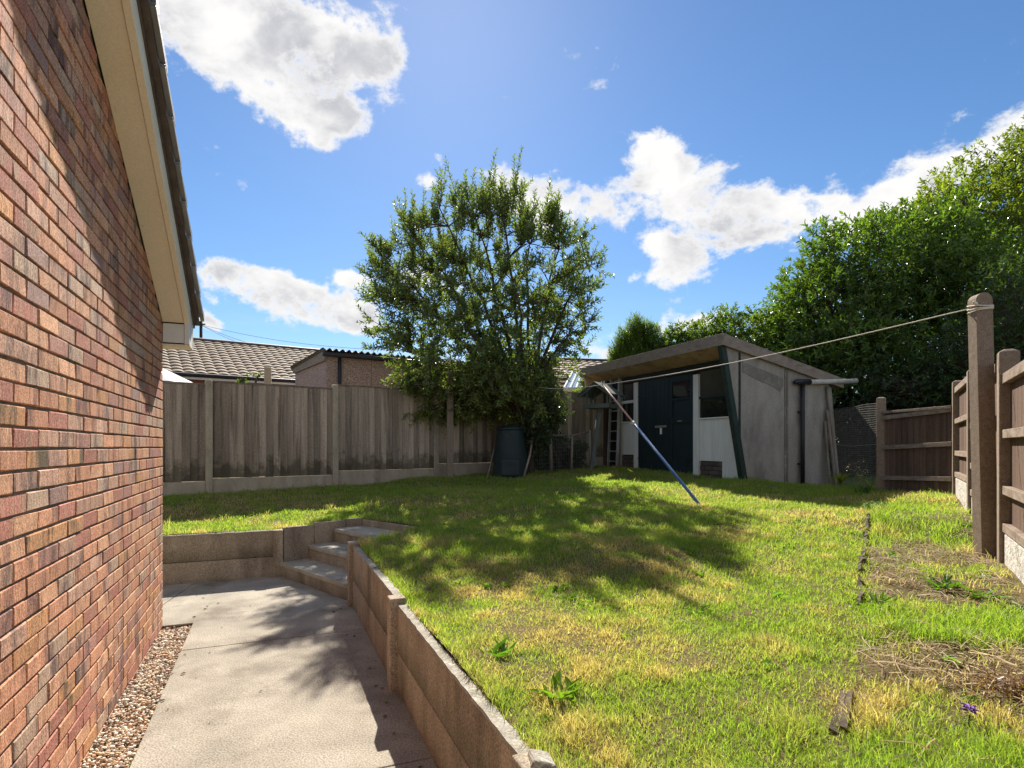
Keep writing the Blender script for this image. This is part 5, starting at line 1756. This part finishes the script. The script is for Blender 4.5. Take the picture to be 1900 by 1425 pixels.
    kk = (rng.random(k) < np.clip(.75 - (cl - .42) * 5 + bare, .10, 1)) & ((px - RP1.x) * rn[0] + (py - RP1.y) * rn[1] < -.1)
    px, py = px[kk], py[kk]; k = len(px)
    pz = H(px, py) + rng.uniform(.004, .03, k)
    L_ = rng.uniform(.03, .19, k); a = rng.uniform(0, 6.28, k); w = rng.uniform(.0007, .0019, k)
    ux, uy = np.cos(a), np.sin(a)
    V = np.empty((k, 6, 3)); 
    for j, (s, zz) in enumerate(((-.5, .0), (0, .012), (.5, 0))):
        bendx = -uy * L_ * .08 * (1 - abs(s) * 2) * rng.choice([-1, 1], k)
        for e_, sg in enumerate((-1, 1)):
            V[:, j * 2 + e_] = np.stack([px + ux * L_ * s - uy * w * sg + bendx, py + uy * L_ * s + ux * w * sg, pz + zz + sg * w * .4], 1)
    i = np.arange(k)[:, None] * 6
    q = np.concatenate([i + np.array([[0, 2, 3, 1]]), i + np.array([[2, 4, 5, 3]])])
    pal = np.array([(.46, .34, .19), (.36, .25, .13), (.52, .42, .27), (.24, .16, .09)])
    col = np.repeat(pal[rng.integers(0, 4, k)] * rng.uniform(.7, 1.15, (k, 1)), 6, 0)
    o = np_mesh('dry_litter', V.reshape(-1, 3), q, np.zeros((0, 3), int), M['straw'], None, col)
    tag(o, 'dry straw and dead stems scattered over the bed by the right fence', 'straw', kind='stuff')


grass()


def rosette(name, label, p, n, ln, wd, col, cat='weed', upr=.5, group=None, mat='lightleaf'):
    p = Vector(p); p.z = gz(p)
    t = None
    k = n
    a = np.arange(k) * 2.4 + rng.random() * 6
    k = n = int(n * 1.8); a = rng.uniform(0, 6.28, k)
    d = np.stack([np.cos(a), np.sin(a), upr + rng.uniform(-.35, .7, k)], 1); d = unit(d)
    pos = np.array([p.x, p.y, p.z])[None] + d * np.array([.012, .012, 0]) + rng.normal(0, .028, (k, 3)) * np.array([1, 1, 0])
    nr = unit(np.array([0, 0, 1.])[None] * np.ones((k, 1)) - d * .3 + rng.normal(0, .12, (k, 3)))
    L_ = ln * rng.uniform(.3, .95, k)
    c = np.array(col)[None] * rng.uniform(.75, 1.3, (k, 1))
    o = leaves_mesh(name, pos, d, nr, L_, L_ * wd / ln * rng.uniform(.7, 1.2, k), c, M[mat], None, curl=.3)
    return tag(o, label, cat, group)


def strap_plant(name, label, p, n, ln, col, cat='plant', wd=.011, spread=0.0):
    p = Vector(p); z = gz(p)
    V, Q = [], []
    cs = []
    for k in range(n):
        a = rng.uniform(0, 6.28); L_ = ln * rng.uniform(.6, 1.15); w = wd; o_ = rng.normal(0, 1, 3) * np.array([spread, spread, 0])
        u = np.array([math.cos(a), math.sin(a), 0]); s = np.array([-u[1], u[0], 0])
        b = len(V)
        for j, tt in enumerate(np.linspace(0, 1, 7)):
            q = np.array([p.x, p.y, z]) + o_ + u * (L_ * (.1 * tt + .65 * tt * tt)) + np.array([0, 0, L_ * (1.05 * tt - .75 * tt * tt)]) + rng.normal(0, .003, 3)
            ww = w * (1 - tt ** 2.5) + .001
            V += [q - s * ww, q + s * ww]
        for j in range(6): Q.append((b + 2 * j, b + 2 * j + 1, b + 2 * j + 3, b + 2 * j + 2))
        cs += [np.array(col) * rng.uniform(.7, 1.3)] * 14
    o = np_mesh(name, np.array(V), np.array(Q), np.zeros((0, 3), int), M['lightleaf'], None, np.array(cs))
    return tag(o, label, cat)


def small_things():
    G = (.075, .17, .022); GL = (.12, .22, .03)
    def gp(px, py, zz): 
        Y = FPX * (CAM_H - zz) / (py - HY); return Vector(((px - CX) / FPX * Y, Y, zz))
    rosette('broad_weed', 'bright green broad-leaved weed alone in the lawn near the retaining wall', gp(1035, 1305, .50), 16, .11, .030, GL, upr=.9)
    rosette('dandelion', 'leafy green weed in the middle of the dry lawn patch', gp(925, 1222, .51), 12, .10, .026, G, upr=.5)
    rosette('dandelion', 'low green weed at the bed edge, left of the straw and below the log edging', gp(1640, 1125, .57), 18, .13, .032, GL, upr=.5)
    rosette('dandelion', 'green toothed weed in the bed below the tall right post', gp(1750, 1085, .60), 18, .15, .028, G, upr=.45)
    rosette('dandelion', 'dark green spreading weed on bare soil beside the white gravel board', gp(1835, 1100, .60), 16, .13, .03, G, upr=.3)
    rosette('dandelion', 'small weed at the very right edge of the bed', gp(1885, 1130, .58), 12, .10, .035, GL, upr=.4)
    rosette('dandelion', 'small pale weed beside the rotten log edging', gp(1655, 1020, .66), 12, .12, .03, GL, upr=.5)
    rosette('dandelion', 'tiny green weed growing in the gravel strip by the brick wall', Vector((-1.72, 2.62, 0)), 8, .04, .012, GL, upr=.8).location.z = -.03
    strap_plant('daylily', 'yellow-green strappy plant growing below the wire mesh', Vector((5.25, 9.35, 0)), 26, .62, (.22, .25, .035))
    strap_plant('daylily', 'small strappy yellow plant at the foot of the corner post', Vector((5.36, 8.75, 0)), 14, .40, (.22, .24, .04))
    strap_plant('grass_clump', 'tall arching grass clump in the shade before the end fence', Vector((4.75, 7.9, 0)), 40, .34, (.08, .15, .04), wd=.005, spread=.06)
    strap_plant('grass_clump', 'long grass clump at the far end of the log edging', Vector((3.85, 6.25, 0)), 60, .24, (.13, .22, .04), wd=.004, spread=.07)
    # clover and plantain scattered through the turf
    n = 150
    wx = rng.uniform(-1.2, 4.2, n); wy = rng.uniform(1.4, 8.5, n)
    ok = inpoly(wx, wy, lawn_poly) & (bed_side(wx, wy) < .8) & (np.abs(wx) < wy * .95)
    wx, wy = wx[ok], wy[ok]; P_, D_, N_, L_, C_ = [], [], [], [], []
    for x_, y_, z_ in zip(wx, wy, H(wx, wy)):
        k = rng.integers(6, 14); a = np.arange(k) * 2.4 + rng.random() * 6
        d = unit(np.stack([np.cos(a), np.sin(a), rng.uniform(.2, 1.1, k)], 1))
        P_.append(np.array([x_, y_, z_ - .004]) + rng.normal(0, .02, (k, 3)) * np.array([1, 1, 0])); D_.append(d)
        N_.append(unit(np.array([0, 0, 1.]) - d * .3 + rng.normal(0, .25, (k, 3)))); L_.append(rng.uniform(.025, .065, k)); C_.append(np.array([[.10, .20, .03]]) * rng.uniform(.7, 1.4, (k, 1)))
    P_, D_, N_, L_, C_ = map(np.concatenate, (P_, D_, N_, L_, C_))
    tag(leaves_mesh('lawn_weeds', P_, D_, N_, L_, L_ * .45, C_, M['lightleaf'], None, curl=.2), 'small broad-leaved weeds scattered through the lawn', 'weeds', kind='stuff')
    # fallen leaves and crumbs on the path
    n = 90
    sx = rng.uniform(-1.6, 3.4, n); wv = np.where(rng.random(n) < .6, .215 + rng.exponential(.05, n), rng.uniform(.22, 1.9, n)); wv = np.where(rng.random(n) < .45, 1.40 - rng.exponential(.05, n), wv)
    base = np.array(CORNER)[None, :2] - np.outer(sx, np.array(E2)[:2]) + np.outer(wv, np.array(E1)[:2])
    ok = ~inpoly(base[:, 0], base[:, 1], lawn_poly) & ((base[:, 0] + base[:, 1]) < 3.75)
    base = base[ok]; n = len(base)
    a = rng.uniform(0, 6.28, n)
    d = np.stack([np.cos(a), np.sin(a), rng.uniform(-.05, .2, n)], 1)
    L_ = rng.uniform(.008, .038, n)
    pal = np.array([(.20, .12, .06), (.30, .20, .09), (.13, .09, .05), (.24, .22, .08)])
    tag(leaves_mesh('fallen_leaves', np.column_stack([base, np.full(n, .004)]), d, unit(np.array([0, 0, 1.]) + rng.normal(0, .25, (n, 3))), L_, L_ * .5, pal[rng.integers(0, 4, n)], M['straw'], None), 'dry fallen leaves and crumbs along the edges of the path', 'leaves', kind='stuff')
    strap_plant('dead_grass_clump', 'dead brown tangled clump in the straw at the right edge', Vector((1.75, 2.07, 0)), 110, .13, (.17, .10, .06), wd=.0022, spread=.07)
    # purple flower
    p = gp(1796, 1350, .53)
    t = thing('purple_flower', p, 'single purple flower low in the straw at the bottom right', 'flower')
    mb = MB(); mb.tube([p - Z * .02, p + Vector((.005, 0, .04))], .002, 5); mb.build('stem', M['green_trim'], t)
    pet = simple('purple_petal', (.13, .02, .32), .6, .2)
    c = p + Vector((.005, 0, .045))
    mb = MB()
    for k in range(16):
        a = k * 2.4; u = Vector((math.cos(a), math.sin(a), 0)); s = Vector((-u.y, u.x, 0)); r_ = .020 + .004 * (k % 3); h = .004 + .0012 * k
        mb.add([c + Z * h, c + u * r_ * .6 - s * .006 + Z * (h + .006), c + u * r_ + Z * (h + .002), c + u * r_ * .6 + s * .006 + Z * (h + .006)], [(0, 1, 2, 3)])
    mb.build('petals', pet, t)
    # rotten timber edging between lawn and bed
    lg = [((3.62, 5.92), (3.02, 4.98), .055), ((2.97, 4.90), (2.30, 3.84), .05), ((2.20, 3.66), (1.86, 3.10), .05)]
    labs = ['farthest rotten timber edging between lawn and weedy bed', 'middle length of dark rotten timber edging beside the lawn', 'nearest broken length of rotten timber edging at the lawn side']
    for (a, b, r_), l in zip(lg, labs):
        a, b = Vector((*a, 0)), Vector((*b, 0)); m_ = 9; V = []
        mb = MB(); m_ = 14; rows = []
        dd = (b - a).normalized(); nn = Vector((dd.y, -dd.x, 0))
        for i in range(m_ + 1):
            q = a.lerp(b, i / m_) + nn * random.gauss(0, .006); g_ = gz(q); hh = .036 + random.uniform(-.022, .02); tk = random.uniform(.014, .024)
            rows += [q + Z * (g_ - .06), q + Z * (g_ + hh) + nn * random.gauss(0, .006), q + nn * tk + Z * (g_ + hh - random.uniform(0, .02)), q + nn * tk + Z * (g_ - .06)]
        mb.add(rows, [(4 * k + i, 4 * k + (i + 1) % 4, 4 * k + 4 + (i + 1) % 4, 4 * k + 4 + i) for k in range(m_) for i in range(4)] + [(0, 3, 2, 1), (4 * m_, 4 * m_ + 1, 4 * m_ + 2, 4 * m_ + 3)])
        tag(mb.build('timber_edging', M['log'], None, False, jitter=.006), l, 'edging', 'timber edging pieces')
    a, b = gp(1573, 1290, .535), gp(1556, 1372, .52)
    d = (b - a).normalized(); s = Vector((-d.y, d.x, 0))
    a.z = gz(a); b.z = gz(b)
    d = (b - a).normalized()
    mb = MB(); ln = (b - a).length
    for k, (y0, y1, x0, x1, h) in enumerate(((-.028, -.004, 0, ln, .018), (-.003, .020, .02, ln * .94, .032), (.021, .034, ln * .35, ln * .7, .012))):
        mb.box(a, d, s, Z, (x0, x1), (y0, y1), (-.03, h))
    tag(mb.build('split_plank', M['log'], None, jitter=.004), 'short grey split plank end sticking out of the lawn at the bottom right', 'plank')
    # broken block at the nearest post of the retaining wall
    q = PA - E2 * 1.935 * 2
    mb = MB(); mb.box(q + E1 * .02, (E2 + E1 * .25).normalized(), (E1 - E2 * .25).normalized(), Z, (-.045, .035), (-.03, .055), (.50, .545))
    tag(mb.build('broken_block', M['lichen'], None, bevel=.012, jitter=.010), 'lichened broken concrete block on the nearest wall post at the bottom edge', 'block')


small_things()
print('objects', len(bpy.data.objects))
